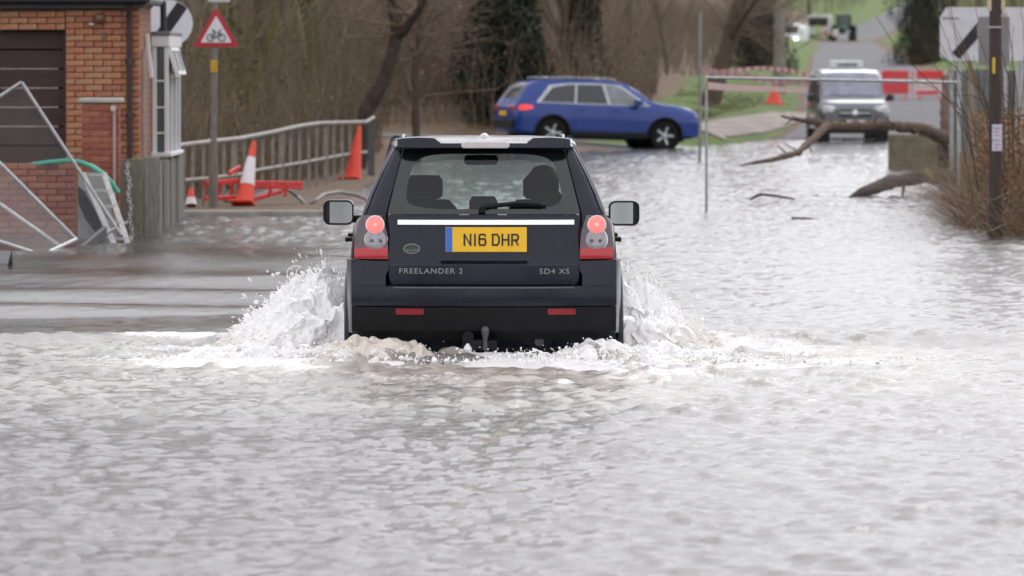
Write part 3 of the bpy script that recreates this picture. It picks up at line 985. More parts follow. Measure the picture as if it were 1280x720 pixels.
    angs = [2 * math.pi * (i + .5) / N for i in range(N)]
    o1 = [outline(a, False) for a in angs]; i1 = [outline(a, True) for a in angs]
    rs = bpy.data.objects.new('rear_screen', None); COL.objects.link(rs); rs.parent = T
    mb = MB(); mb.grid([[PC(x, z, .004) for x, z in o1], [PC(x, z, .004) for x, z in i1]], closed=True); mb.build('black_border', black_gloss, rs, smooth=60)
    rows = []
    for k in range(6):
        f = k / 5
        rows.append([PC(x * (1 - f) + 0 * f, z * (1 - f) + 1.44 * f, .002) for x, z in i1])
    mb = MB(); mb.grid(rows, closed=True); mb.build('pane', glass_rear, rs, smooth=60)
    # wiper: arm and blade parked low on the glass
    mb = MB()
    wx, wz = L(606, 259); wx2, wz2 = L(683, 256.5)
    mb.tube([PC(wx, wz, .03), PC((wx + wx2) / 2, wz2 + .012, .045), PC(wx2 - .03, wz2 + .002, .04)], [.020, .012, .008], 8)
    mb.tube([PC(wx + .10, wz2 - .004, .022), PC(wx2, wz2 - .006, .022)], .009, 6)
    mb.tube([PC(wx - .02, wz - .018, .0), PC(wx - .02, wz - .018, .04)], .024, 12)
    mb.build('wiper', black_plastic, T, smooth=50)
    for sx in (-1, 1):
        # rear corner pillar
        rings = []
        for z in np.linspace(1.14, 1.70, 9):
            g, oo, y0 = glass_edge(z), outer(z), yb(max(z, 1.21)) + .02
            b = bow(g) * .55
            rings.append([(sx * (g + .004), y0 + b, z), (sx * (g + (oo - g) * .55), y0 + b + .012, z), (sx * (oo - .022), y0 + b + .05, z), (sx * (oo - .002), y0 + b + .12, z), (sx * oo, y0 + b + .36, z), (sx * (oo - .05), y0 + b + .36, z), (sx * (oo - .07), y0 + b + .14, z), (sx * (g - .015), y0 + b + .07, z)])
        cloft(rings, 'rear_pillar', black_gloss if False else paint_navy, T, 40)
        # bright weather strip along the pillar
        mb = MB(); mb.tube([(sx * (outer(z) - .006), yb(max(z, 1.21)) + bow(.6) * .55 + .07, z) for z in np.linspace(1.18, 1.69, 8)], .007, 5); mb.build('pillar_strip', M('grey_trim', (.16, .16, .17), .35, .3), T, smooth=50)
        # quarter and door windows, pillars
        edges = [(.58, 1.26, .78, 1.26), (1.34, 2.18, 1.34, 2.18), (2.26, 3.40, 2.26, 2.78)]
        for (b0, b1, t0, t1) in edges:
            mb = MB()
            rows = []
            for z in np.linspace(1.08, 1.665, 6):
                f = (z - 1.08) / .585
                y0, y1 = b0 + (t0 - b0) * f, b1 + (t1 - b1) * f
                rows.append([(sx * (outer(z) - .010), y0 + (y1 - y0) * i / 4, z) for i in range(5)])
            mb.grid(rows); mb.build('side_window', glass_dark if b0 < 2 else glass_front, T, smooth=60)
        for y0 in (1.30, 2.22):
            mb = MB(); mb.grid([[(sx * (outer(z) - .004), y0 - .05, z), (sx * (outer(z) - .004), y0 + .05, z), (sx * (outer(z) - .05), y0 + .05, z), (sx * (outer(z) - .05), y0 - .05, z)] for z in np.linspace(1.04, 1.68, 7)], closed=True); mb.build('door_pillar', black_gloss, T, smooth=40)
        mb = MB(); mb.tube([(sx * .845, 3.52, 1.04), (sx * .79, 3.36, 1.22), (sx * .70, 3.08, 1.47), (sx * .63, 2.78, 1.69)], [.05, .045, .042, .045], 8); mb.build('front_pillar', paint_navy, T, smooth=50)
    # roof
    rings = []
    for y, w, zc in [(.40, .608, 1.7135), (.50, .620, 1.7235), (.65, .628, 1.7370), (.9, .634, 1.7405), (1.6, .645, 1.7395), (2.2, .642, 1.734), (2.6, .630, 1.716), (2.82, .615, 1.692)]:
        half = [(0, zc - .045), (w - .05, zc - .075), (w, zc - .072), (w + .012, zc - .05), (w - .015, zc - .022), (w - .12, zc - .010), (w * .5, zc - .002), (0, zc)]
        rings.append(ring_from_half(half, y))
    cloft(rings, 'roof', paint_navy, T, 40)
    for sx in (-1, 1):
        mb = MB(); mb.tube([(sx * .555, .85, 1.708), (sx * .56, .95, 1.728), (sx * .57, 1.5, 1.742), (sx * .565, 2.3, 1.732), (sx * .56, 2.45, 1.712)], .009, 8); mb.build('roof_rail', M('rail_grey', (.3, .3, .31), .35, .6), T, smooth=50)
    # spoiler: raised end blocks and a low centre that carries the high brake lamp
    def sp_top(x):
        return 1.738 - .006 * (abs(x) / .6) ** 2
    rings = []
    for x in np.linspace(-.325, .325, 15):
        z1 = sp_top(x)
        y0 = .29
        rings.append([(x, y0 + .03, 1.660), (x, y0, 1.672), (x, y0 + .004, 1.702), (x, y0 + .02, 1.7040), (x, y0 + .15, 1.7185), (x, y0 + .15, 1.665)])
    cloft(rings, 'spoiler', paint_navy, T, 30)
    for sx in (-1, 1):
        rings = []
        for x, zt, yy in [(.300, 1.708, .285), (.345, 1.738, .275), (.45, 1.742, .28), (.555, 1.736, .30), (.598, 1.728, .33)]:
            rings.append([(sx * x, yy + .02, 1.660), (sx * x, yy, 1.672), (sx * x, yy + .012, zt), (sx * x, yy + .16, zt + .004), (sx * x, yy + .16, 1.662)])
        cloft(rings, 'spoiler_end', paint_navy, T, 30)
    mb = MB()
    o_ = rrect((607 - 605) / 180.8, 1.690, .335, .046, .022, 6)
    mb.prism([(x, .285, z) for x, z in o_], (0, .03, 0)); mb.build('high_brake_lamp', M('pale_lamp_lens', (.62, .58, .57), .25, var=.08, scale=20), T, smooth=40, bevel=.006)
    mb = MB()
    rings = []
    ax = (606 - 605) / 178
    for z, a, b in [(1.720, .045, .09), (1.742, .036, .075), (1.762, .018, .045), (1.767, .004, .012)]:
        rings.append([(ax + a * math.cos(t), .80 + b * math.sin(t), z) for t in np.linspace(0, 2 * math.pi, 16, endpoint=False)])
    cloft(rings, 'roof_antenna', M('antenna_grey', (.55, .55, .56), .3), T, 50)
    # windscreen
    mb = MB()
    rows = []
    for f in np.linspace(0, 1, 6):
        y, z, w = 3.55 + (2.80 - 3.55) * f, 1.05 + (1.685 - 1.05) * f, .80 + (.60 - .80) * f
        rows.append([(w * t, y + .10 * (1 - t * t), z) for t in np.linspace(-1, 1, 9)])
    mb.grid(rows); mb.build('windscreen', glass_front, T, smooth=60)
    # ---- cabin
    mb = MB(); mb.grid([[(x, 3.30 + .15 * (1 - x * x), 1.10), (x, 3.20, 1.13), (x, 3.06, 1.10), (x, 2.98, .98)] for x in np.linspace(-.76, .76, 9)]); mb.build('dashboard', seat_m, T, smooth=50)
    mb = MB(); mb.tube([(.40 + .185 * math.cos(t), 2.86 + .05 * math.sin(t), 1.03 + .175 * math.sin(t)) for t in np.linspace(0, 2 * math.pi, 25)], .016, 8, cap=False); mb.beam((.23, 2.87, 1.03), (.57, 2.87, 1.03), .03, .03); mb.tube([(.40, 2.87, 1.03), (.40, 3.1, .98)], .035, 8); mb.build('steering_wheel', black_plastic, T, smooth=50)
    def seat(x, y, w, zt, hz, hw):
        s = bpy.data.objects.new('seat', None); COL.objects.link(s); s.parent = T
        cloft([[(x + w / 2 * a, y + yy + b * .09, z) for a, b in ((-1, -.6), (-.8, -1), (.8, -1), (1, -.6), (.85, .7), (-.85, .7))] for z, yy, w in [(1.03, .06, w), (1.15, .03, w), (zt - .06, -.02, w * .92), (zt, -.03, w * .7)]], 'backrest', seat_m, s, 50)
        for dx in (-.06, .06):
            mb = MB(); mb.tube([(x + dx, y - .03, zt - .05), (x + dx, y - .04, hz)], .007, 6); mb.build('headrest_post', M('steel_post', (.4, .4, .4), .3, .8), s)
        cloft([[(x + hw / 2 * a * k, y - .04 + b * .05, z) for a, b in ((-1, -.5), (-.8, -1), (.8, -1), (1, -.5), (.9, .8), (-.9, .8))] for z, k in [(hz - .085, .8), (hz - .06, 1), (hz + .05, 1), (hz + .085, .78)]], 'headrest', seat_m, s, 50)
    seat(-.42, 2.18, .50, 1.27, 1.36, .26)
    seat(.42, 2.18, .50, 1.27, 1.36, .26)
    seat(-.45, 1.20, .46, 1.17, 1.26, .23); seat(0.0, 1.22, .40, 1.15, 1.23, .20); seat(.45, 1.20, .46, 1.17, 1.26, .23)
    mb = MB()
    o_ = rrect(0, 1.545, .25, .075, .03, 5)
    mb.prism([(x - .01, 2.83, z) for x, z in o_], (0, .035, 0)); mb.tube([(-.01, 2.86, 1.57), (-.01, 2.93, 1.64)], .012, 6); mb.build('inside_mirror', black_plastic, T, bevel=.006)
    mb = MB()
    # door mirrors
    for sx in (-1, 1):
        mr = bpy.data.objects.new('door_mirror', None); COL.objects.link(mr); mr.parent = T
        s2 = F / (CARY + 2.95)
        px, py = (422.5, 265.5) if sx < 0 else (779.5, 266.5)
        c = at(px, py, CARY + 2.95)
        mx, mz = c.x - CARX + .03, c.z - GZ
        w, h = .225, .185
        rings = []
        for y, k in [(2.95, 1.0), (2.945, .985), (3.00, 1.02), (3.06, .94), (3.12, .70), (3.15, .35)]:
            rings.append([(mx + (x) * k, y, mz + (z) * k) for x, z in rrect(0, 0, w, h, .05, 5)])
        cloft(rings[1:2] + rings[2:], 'housing', paint_navy, mr, 45)
        mb = MB()
        ou = rrect(0, 0, w * .99, h * .99, .05, 5); inn = rrect(0, 0, w - .028, h - .028, .04, 5)
        mb.grid([[(mx + x, 2.945, mz + z) for x, z in ou], [(mx + x, 2.930, mz + z) for x, z in ou], [(mx + x, 2.930, mz + z) for x, z in inn], [(mx + x, 2.94, mz + z) for x, z in inn]], closed=True)
        mb.build('mirror_rim', black_plastic, mr, smooth=40)
        mb = MB()
        mb.poly([(mx + x, 2.9385 + sx * x * .10, mz + z) for x, z in rrect(0, 0, w - .024, h - .024, .04, 5)])
        mb.build('mirror_glass', M('mirror_silver', (.62, .68, .68), .03, 1.0, var=.02), mr)
        mb = MB(); mb.tube([(sx * .80, 3.02, 1.10), (sx * .90, 3.01, 1.105), (mx - sx * .08, 3.03, mz - .05)], [.035, .030, .028], 8); mb.build('mirror_arm', black_plastic, mr, smooth=50)
    # front end lamps and grille
    for sx in (-1, 1):
        mb = MB(); mb.box((sx * .68, 4.40, .82), (.30, .14, .17), Matrix.Rotation(R(-18 * sx), 3, 'Z')); mb.build('headlight', clear_lens, T, bevel=.03)
    mb = MB(); mb.box((0, 4.47, .80), (.85, .04, .14)); mb.box((0, 4.47, .70), (.7, .04, .02)); mb.build('grille', black_plastic, T, bevel=.01)
    mb = MB(); mb.box((0, 4.46, .50), (1.5, .12, .24)); mb.build('front_bumper', paint_navy, T, bevel=.04)
    return T
ford_car = make_ford_car()

# ------------------------------------------------------------------ the driver
def make_driver(T):
    me = bpy.data.meshes.new('person')
    J = [((0, 0, .62), .15), ((0, -.03, .78), .145), ((0, -.06, .95), .155), ((0, -.05, 1.10), .15), ((0, -.04, 1.19), .075), ((0, -.03, 1.245), .062), ((0, -.02, 1.31), .095), ((0, -.015, 1.385), .105), ((0, -.02, 1.45), .075),
         ((-.20, -.03, 1.13), .062), ((-.25, .12, .95), .050), ((-.17, .42, 1.06), .036), ((-.16, .50, 1.09), .034),
         ((.20, -.03, 1.13), .062), ((.25, .12, .95), .050), ((.17, .42, 1.06), .036), ((.16, .50, 1.09), .034),
         ((-.11, .05, .60), .10), ((-.13, .50, .66), .075), ((-.12, .75, .42), .055), ((-.12, .88, .40), .045),
         ((.11, .05, .60), .10), ((.13, .50, .66), .075), ((.12, .75, .42), .055), ((.12, .88, .40), .045)]
    E = [(0, 1), (1, 2), (2, 3), (3, 4), (4, 5), (5, 6), (6, 7), (7, 8), (3, 9), (9, 10), (10, 11), (11, 12), (3, 13), (13, 14), (14, 15), (15, 16), (0, 17), (17, 18), (18, 19), (19, 20), (0, 21), (21, 22), (22, 23), (23, 24)]
    me.from_pydata([j[0] for j in J], E, [])
    o = bpy.data.objects.new('person_tmp', me); COL.objects.link(o)
    o.modifiers.new('skin', 'SKIN'); s = o.modifiers.new('sub', 'SUBSURF'); s.levels = 2; s.render_levels = 2
    sk = me.skin_vertices[0].data
    for i, j in enumerate(J):
        sk[i].radius = (j[1], j[1]); sk[i].use_root = (i == 0)
    bpy.context.view_layer.update()
    dg = bpy.context.evaluated_depsgraph_get()
    m2 = bpy.data.meshes.new_from_object(o.evaluated_get(dg))
    bpy.data.objects.remove(o)
    cloth = M('dark_jacket', (.020, .022, .028), .85, var=.2, scale=20)
    skin = M('skin', (.42, .26, .19), .55, var=.08)
    m2.materials.clear(); m2.materials.append(cloth); m2.materials.append(skin)
    for p in m2.polygons:
        c = p.center
        p.material_index = 1 if (c.z > 1.20 or (c.y > .44 and c.z > .95)) else 0
        p.use_smooth = True
    root = link('person', m2, loc=(CARX + .42, CARY + 2.36, GZ))
    tag(root, 'person in a dark jacket at the wheel of the navy four by four', 'person')
    mb = MB(); mb.lathe([(.02, .115), (.07, .10), (.108, .05), (.115, 0), (.108, -.06), (.09, -.09)], 16, Matrix.Translation((0, -.03, 1.40)))
    mb.build('hair', M('hair_dark', (.03, .02, .015), .7), root, smooth=60)
make_driver(ford_car)
# ------------------------------------------------------------------ brick work
rng = random.Random(7)
def brick_tex(name, axis):
    m = bpy.data.materials.new(name); m.use_nodes = True
    nt = m.node_tree; L = nt.links
    b = nt.nodes['Principled BSDF']; b.inputs['Roughness'].default_value = .85
    tc = nt.nodes.new('ShaderNodeTexCoord'); sp = nt.nodes.new('ShaderNodeSeparateXYZ'); cb = nt.nodes.new('ShaderNodeCombineXYZ')
    L.new(tc.outputs['Object'], sp.inputs[0]); L.new(sp.outputs[axis], cb.inputs[0]); L.new(sp.outputs[2], cb.inputs[1])
    t = nt.nodes.new('ShaderNodeTexBrick')
    t.inputs['Scale'].default_value = 1.0; t.inputs['Mortar Size'].default_value = .006
    t.inputs['Brick Width'].default_value = .225; t.inputs['Row Height'].default_value = .075
    t.inputs['Color1'].default_value = (.34, .15, .085, 1); t.inputs['Color2'].default_value = (.26, .11, .07, 1); t.inputs['Mortar'].default_value = (.30, .25, .20, 1)
    L.new(cb.outputs[0], t.inputs[0]); L.new(t.outputs[0], b.inputs['Base Color'])
    bp = nt.nodes.new('ShaderNodeBump'); bp.inputs['Strength'].default_value = .5; bp.inputs['Distance'].default_value = .008; bp.invert = True
    L.new(t.outputs['Fac'], bp.inputs['Height']); L.new(bp.outputs[0], b.inputs['Normal'])
    return m
mortar_m = M('mortar', (.27, .155, .10), .9, var=.25, scale=12, bump=.3)
brick_cols = [(.41, .170, .088), (.43, .195, .10), (.38, .150, .085), (.41, .215, .125), (.36, .145, .09), (.44, .215, .11)]
red_cols = [(.31, .095, .06), (.27, .08, .055), (.34, .12, .075)]
def brick_mesh(tag_, col, w):
    mb = MB(); mb.box((0, 0, 0), (w, .1025, .065))
    me = mb.mesh('brick', M('brick_' + tag_, col, .85, var=.28, scale=18, bump=.35, bscale=80))
    bm = bmesh.new(); bm.from_mesh(me)
    bmesh.ops.bevel(bm, geom=bm.edges[:], offset=.004, segments=1, affect='EDGES')
    bm.to_mesh(me); bm.free()
    return me
FULL = [brick_mesh('orange%d' % i, c, .215) for i, c in enumerate(brick_cols)]
HALF = [brick_mesh('orange%d' % i, c, .1025) for i, c in enumerate(brick_cols)]
RFULL = [brick_mesh('red%d' % i, c, .215) for i, c in enumerate(red_cols)]
RHALF = [brick_mesh('red%d' % i, c, .1025) for i, c in enumerate(red_cols)]
def lay(parent, full, half, x0, x1, z0, z1, y, first=0):
    """stretcher bond on the plane y between x0..x1 (right edge aligned on x1)"""
    row = first
    z = z0
    n = 0
    while z + .065 <= z1 + .01:
        x = x1
        if row % 2:
            me = rng.choice(half); link('brick', me, parent, loc=(x - .051, y + rng.uniform(-.003, .003), z + .0325)); x -= .1125; n += 1
        while x - .215 >= x0 - .02:
            link('brick', rng.choice(full), parent, loc=(x - .1075, y + rng.uniform(-.003, .003), z + .0325)); x -= .225; n += 1
        if x - .1025 >= x0 - .02:
            link('brick', rng.choice(half), parent, loc=(x - .051, y + rng.uniform(-.003, .003), z + .0325)); n += 1
        z += .075; row += 1
    return n

# ------------------------------------------------------------------ low brick building
BY, BX = 68.6, -4.48
def make_building():
    B = thing('brick_building', 'low orange brick building with dark boarded garage door and white bay window', 'building', (BX, BY, -.25))
    Z0 = -.25
    zt = 2.72 - Z0
    def lx(px, Y=BY): return (px - 640) / F * Y - BX
    door_l, door_r = lx(-60), lx(83)
    door_t = at(0, 38, BY).z - Z0
    # walls behind the bricks
    w = MB()
    w.box(((door_r - .02 - .0) / 2, .16, zt / 2), (-(door_r) + 0 - .02, .2, zt))
    w.box(((door_l + door_r) / 2, .16, (door_t + zt) / 2 + .0), (door_r - door_l - .002, .2, zt - door_t))
    tag(w.build('front_wall', mortar_m, B))
    w2 = MB(); w2.box((-.12, 1.33, zt / 2), (.2, 2.12, zt)); w2.build('side_wall', brick_tex('brick_wall_side', 1), B)
    w4 = MB(); w4.box((-.14, 3.75, (.86 - Z0) / 2), (.2, 2.7, .86 - Z0)); w4.build('bay_plinth', brick_tex('brick_bay', 1), B)
    w3 = MB(); w3.box((door_l - 1.6, .16, zt / 2), (3.2, .2, zt)); w3.build('front_wall', brick_tex('brick_wall_front', 0), B)
    n = lay(B, FULL, HALF, door_r, 0, .0, zt - .02, .02)
    n += lay(B, FULL, HALF, lx(-8), door_r - .01, door_t + .01, zt - .02, .02, 1)
    # corner return bricks are the pale strip of the side wall
    # garage door boards set back in the opening
    d = bpy.data.objects.new('garage_door', None); COL.objects.link(d); d.parent = B
    dm = M('door_brown_paint', (.050, .022, .018), .5, var=.35, scale=8, bump=.2, stretch=(1, 1, 8))
    pm = M('door_pale_edge', (.40, .33, .29), .7, var=.3, scale=14)  # pale strips: highlights along the board edges put into colour
    z = door_t
    bh = .232
    k = 0
    while z > .05:
        mb = MB(); mb.box(((door_l + door_r) / 2, .20, z - bh / 2), (door_r - door_l - .03, .04, bh - .018), Matrix.Rotation(R(4), 3, 'X')); mb.build('board', dm, d, bevel=.006)
        if k in (1, 2, 3, 4):
            mb = MB(); mb.box((lx(-20 if k != 2 else 0) * .5 + lx(72) * .5, .178, z - bh + .002), (lx(72) - lx(-20 if k != 2 else 0), .012, .014)); mb.build('pale_edge', pm, d)
        z -= bh; k += 1
    mb = MB(); mb.box((door_r - .02, .17, door_t / 2), (.05, .12, door_t)); mb.build('door_jamb', dm, d)
    mb = MB(); mb.box(((door_l + door_r) / 2, .26, door_t / 2), (door_r - door_l, .02, door_t)); mb.build('door_backing', M('dark_void', (.012, .009, .008), .9), d)
    # roof
    rf = bpy.data.objects.new('roof', None); COL.objects.link(rf); rf.parent = B
    mb = MB()
    x0, x1, y0, y1 = door_l - 3.5, .05, -.14, 2.45
    e = zt + .10
    mb.poly([(x0, y0, e), (x1, y0, e), (x1 - 1.2, y0 + 1.29, e + 1.0), (x0, y0 + 1.29, e + 1.0)])
    mb.poly([(x1, y0, e), (x1, y1, e), (x1 - 1.2, y1 - 1.29, e + 1.0), (x1 - 1.2, y0 + 1.29, e + 1.0)])
    mb.poly([(x1, y1, e), (x0, y1, e), (x0, y1 - 1.29, e + 1.0), (x1 - 1.2, y1 - 1.29, e + 1.0)])
    mb.poly([(x0, y0, e - .02), (x0, y1, e - .02), (x1, y1, e - .02), (x1, y0, e - .02)])
    mb.build('tiles', M('roof_slate', (.05, .05, .055), .6, var=.3, scale=5, bump=.5, bscale=18), rf)
    gm = M('gutter_black', (.015, .015, .018), .4)
    mb = MB(); mb.tube([(x0, y0 - .05, e - .03), (x1 + .03, y0 - .05, e - .03)], .055, 10); mb.build('gutter', gm, rf, smooth=50)
    mb = MB(); mb.tube([(x1 + .03, y0 - .05, e - .03), (x1 + .03, y1, e - .03)], .055, 10); mb.build('gutter', gm, rf, smooth=50)
    mb = MB(); mb.box(((x0 + x1) / 2, y0 + .02, e - .06), (x1 - x0, .03, .14)); mb.build('fascia', gm, rf)
    # brown downpipe on the front, black pipe at the side
    mb = MB(); xp = lx(163); mb.tube([(xp, y0 - .03, e - .06), (xp, y0 + .02, e - .16), (xp, -.085, e - .36), (xp, -.085, .0)], .036, 10); mb.build('downpipe', M('pipe_brown', (.045, .022, .018), .45), B, smooth=50)
    for zz in (at(163, 77, BY).z - Z0, at(163, 144, BY).z - Z0, .35):
        mb = MB(); mb.tube([(xp, -.085, zz - .03), (xp, -.085, zz + .03)], .046, 10); mb.box((xp, -.05, zz), (.12, .03, .03)); mb.build('pipe_bracket', MATS['pipe_brown'], B)
    mb = MB(); mb.tube([(.13, 2.45, 2.35 - Z0), (.13, 2.45, e - .02)], .04, 10); mb.build('waste_pipe', gm, B, smooth=50)
    # wall lamp
    wl = bpy.data.objects.new('wall_lamp', None); COL.objects.link(wl); wl.parent = B
    p = at(125, 23, BY) - Vector((BX, BY, Z0))
    mb = MB(); mb.lathe([(.06, -.0), (.07, .04), (.05, .09), (.02, .11)], 16, Matrix.Translation((p.x, -.04, p.z)) @ Matrix.Rotation(math.pi / 2, 4, 'X')); mb.build('lamp_body', M('lamp_bronze', (.16, .09, .05), .5), wl, smooth=50)
    mb = MB(); mb.box((p.x - .10, -.06, p.z - .07), (.06, .05, .03)); mb.build('sensor', M('sensor_cream', (.6, .55, .48), .5), wl, bevel=.008)
    mb = MB(); mb.box((p.x + .05, -.045, p.z - .22), (.05, .02, .10)); mb.build('rust_stain_plate', M('old_plate', (.16, .12, .06), .8), B)
    # white bay window on the side wall
    bay = bpy.data.objects.new('bay_window', None); COL.objects.link(bay); bay.parent = B
    wm = M('upvc_white', (.80, .80, .79), .35, var=.05)
    lead = M('lead_grey', (.16, .16, .17), .55, var=.2)
    yA, yB, xo = 2.4, 4.95, .17
    zA, zB = .86 - Z0, 2.38 - Z0
    corners = [(0.0, yA), (xo, yA + .03), (xo, yB), (0.0, yB)]
    mb = MB(); mb.box((xo / 2 + .01, (yA + yB) / 2, zB + .02), (xo + .08, yB - yA + .10, .05)); mb.build('bay_roof', lead, bay, bevel=.01)
    mb = MB(); mb.box((xo / 2 + .01, (yA + yB) / 2, zB - .075), (xo + .06, yB - yA + .06, .14)); mb.build('header', wm, bay, bevel=.01)
    mb = MB(); mb.box((xo / 2 + .02, (yA + yB) / 2, zA + .03), (xo + .09, yB - yA + .10, .05)); mb.build('sill', wm, bay, bevel=.01)
    for (x, y) in [(.02, yA + .03), (xo, yA + .03), (xo, yA + .85), (xo, yA + 1.7), (xo, yB - .03), (.02, yB - .03)]:
        mb = MB(); mb.box((x, y, (zA + zB) / 2), (.055, .06, zB - zA - .1)); mb.build('mullion', wm, bay, bevel=.006)
    for y0_, y1_ in ((yA + .06, yA + .82), (yA + .88, yA + 1.67), (yA + 1.73, yB - .06)):
        mb = MB(); mb.box((xo, (y0_ + y1_) / 2, zB - .50), (.05, y1_ - y0_, .05)); mb.build('transom', wm, bay)
        mb = MB(); mb.box((xo - .005, (y0_ + y1_) / 2, (zA + zB) / 2 - .04), (.008, y1_ - y0_, zB - zA - .12)); mb.build('pane', M('window_glass_dark', (.10, .12, .13), .05, spec=.8, var=.1), bay)
    mb = MB(); mb.box((.045 + xo / 2 - .03, yA + .035, (zA + zB) / 2 - .04), (xo - .04, .008, zB - zA - .12)); mb.build('pane', MATS['window_glass_dark'], bay)
    for hz in (.30, .62, .95):
        mb = MB(); mb.box((xo / 2, yA + .028, zA + hz), (xo - .05, .03, .022)); mb.build('glazing_bar', wm, bay)
    # vents opened outwards
    def sash(y0_, y1_, name='vent_sash'):
        s = bpy.data.objects.new(name, None); COL.objects.link(s); s.parent = bay
        s.location = (xo + .03, (y0_ + y1_) / 2, zB - .16); s.rotation_euler = (0, R(-17), 0)
        hw = (y1_ - y0_) / 2
        mb = MB()
        mb.box((0, 0, -.02), (.05, 2 * hw, .045)); mb.box((0, 0, -.33), (.05, 2 * hw, .045)); mb.box((0, -hw, -.175), (.05, .045, .355)); mb.box((0, hw, -.175), (.05, .045, .355))
        mb.build('frame', wm, s)
        mb = MB(); mb.box((0, 0, -.175), (.01, 2 * hw - .05, .28)); mb.build('glass', MATS['window_glass_dark'], s)
    sash(yA + .10, yA + .80)
    sash(yA + .92, yA + 1.64)
    mb = MB(); mb.box((.035, 1.15, at(184, 70, 70).z - Z0), (.045, .09, .54), Matrix.Rotation(R(-6), 3, 'Y') ); mb.build('side_window_frame', wm, B, bevel=.006)
    mb = MB(); mb.box((.01, .55, 1.3), (.03, .10, 2.3)); mb.build('corner_trim', M('corner_render', (.42, .34, .30), .85, var=.2, scale=9), B)
    return n
make_building()

# ------------------------------------------------------------------ brick gate pillar and low wall
def make_pillar():
    Y = 66.5
    x0, x1 = at(102, 200, Y).x, at(148.5, 200, Y).x
    zt = at(120, 128, Y).z
    T = thing('gate_pillar', 'square red brick gate pillar with a pale stone cap beside the garage door', 'pillar', ((x0 + x1) / 2, Y, -.25))
    w = x1 - x0
    H = zt + .25
    mb = MB(); mb.box((0, .21, H / 2), (w - .02, .40, H)); mb.build('core', mortar_m, T)
    z = 0.0; r = 0
    while z + .065 < H:
        if r % 2 == 0:
            spots = [(-w / 2 + .1075, .05), (w / 2 - .1075, .05)]
            for x, y in spots: link('brick', rng.choice(RFULL), T, loc=(x, y + rng.uniform(-.002, .002), z + .033))
            for s in (1,):
                link('brick', rng.choice(RFULL), T, loc=(s * (w / 2 - .051), .22, z + .033), rot=(0, 0, math.pi / 2))
        else:
            link('brick', rng.choice(RHALF), T, loc=(-w / 2 + .051, .05, z + .033)); link('brick', rng.choice(RFULL), T, loc=(0, .05 + rng.uniform(-.002, .002), z + .033)); link('brick', rng.choice(RHALF), T, loc=(w / 2 - .051, .05, z + .033))
            link('brick', rng.choice(RFULL), T, loc=(w / 2 - .051, .28, z + .033), rot=(0, 0, math.pi / 2))
        z += .075; r += 1
    mb = MB(); mb.box((0, .21, H + .025), (w + .07, .48, .055)); mb.build('cap_stone', M('cap_stone', (.46, .44, .38), .8, var=.2, scale=9, bump=.3), T, bevel=.012)
    mb = MB(); mb.tube([(w / 2 - .05, -.02, H - .10), (w / 2 - .05, -.03, 0)], .018, 8); mb.build('conduit', M('conduit_pink', (.42, .30, .28), .6), T, smooth=50)
    mb = MB(); mb.tube([(w / 2 - .06, -.05, H - .07), (w / 2 - .06, .01, H - .07)], .035, 12); mb.build('conduit_box', M('conduit_cream', (.55, .47, .40), .6), T, smooth=50)
    Y2 = 66.3
    xr = at(95, 250, Y2).x
    xl = at(-30, 250, Y2).x
    zt = at(40, 205, Y2).z
    W = thing('low_brick_wall', 'low red brick garden wall behind the toppled mesh fencing', 'wall', (xr, Y2, -.25))
    H = zt + .25
    mb = MB(); mb.box(((xl - 4 - xr) / 2, .12, H / 2 - .005), (xr - xl + 4 - .02, .18, H - .02)); mb.build('core', brick_tex('brick_low_wall', 0), W)
    lay(W, RFULL + FULL[2:3] + FULL[4:5], RHALF, xl - xr, 0, 0.0, H, -.01)
make_pillar()

# ------------------------------------------------------------------ grey boards, posts, ladder, hose
grey_wood = M('grey_weathered_board', (.20, .19, .165), .85, var=.3, scale=7, bump=.3, stretch=(6, 6, 1))
green_wood = M('algae_green_board', (.135, .135, .095), .85, var=.3, scale=6, bump=.3, stretch=(4, 4, 1))
def slab(name, label, cat, px0, px1, pytop, Y, depth, mat, group=None, lean=0.0):
    a, b = at(px0, pytop, Y), at(px1, pytop, Y)
    h = a.z + .28
    mb = MB(); mb.box((0, 0, h / 2), (b.x - a.x, depth, h))
    o = mb.build(name, mat, loc=((a.x + b.x) / 2, Y + depth / 2, -.28), rot=(0, lean, 0), bevel=.01)
    tag(o, label, cat, group)
slab('gate_post', 'wide greenish timber post standing in the water beside the ladder', 'post', 163.5, 178, 198, 65.6, .10, green_wood)
slab('gate_post', 'wide pale grey timber post directly below the white bay window', 'post', 180, 200, 196, 66.6, .12, grey_wood)
T = thing('timber_fence', 'grey upright board fence running along the brick side wall below the bay window', 'fence', (-4.30, 67.6, -.28))
for i in range(9):
    y = .35 + i * .75
    mb = MB(); mb.box((0, y, .55 + (i % 3) * .006), (.03 + .02 * (i % 2), .62, 1.10 + (i % 2) * .02)); mb.build('board', grey_wood if i % 3 else green_wood, T, bevel=.006)
mb = MB(); mb.beam((-.04, 0, .90), (-.04, 6.8, .90), .04, .08); mb.build('rail', grey_wood, T)
mb = MB(); mb.beam((-.04, 0, .35), (-.04, 6.8, .35), .04, .08); mb.build('rail', grey_wood, T)
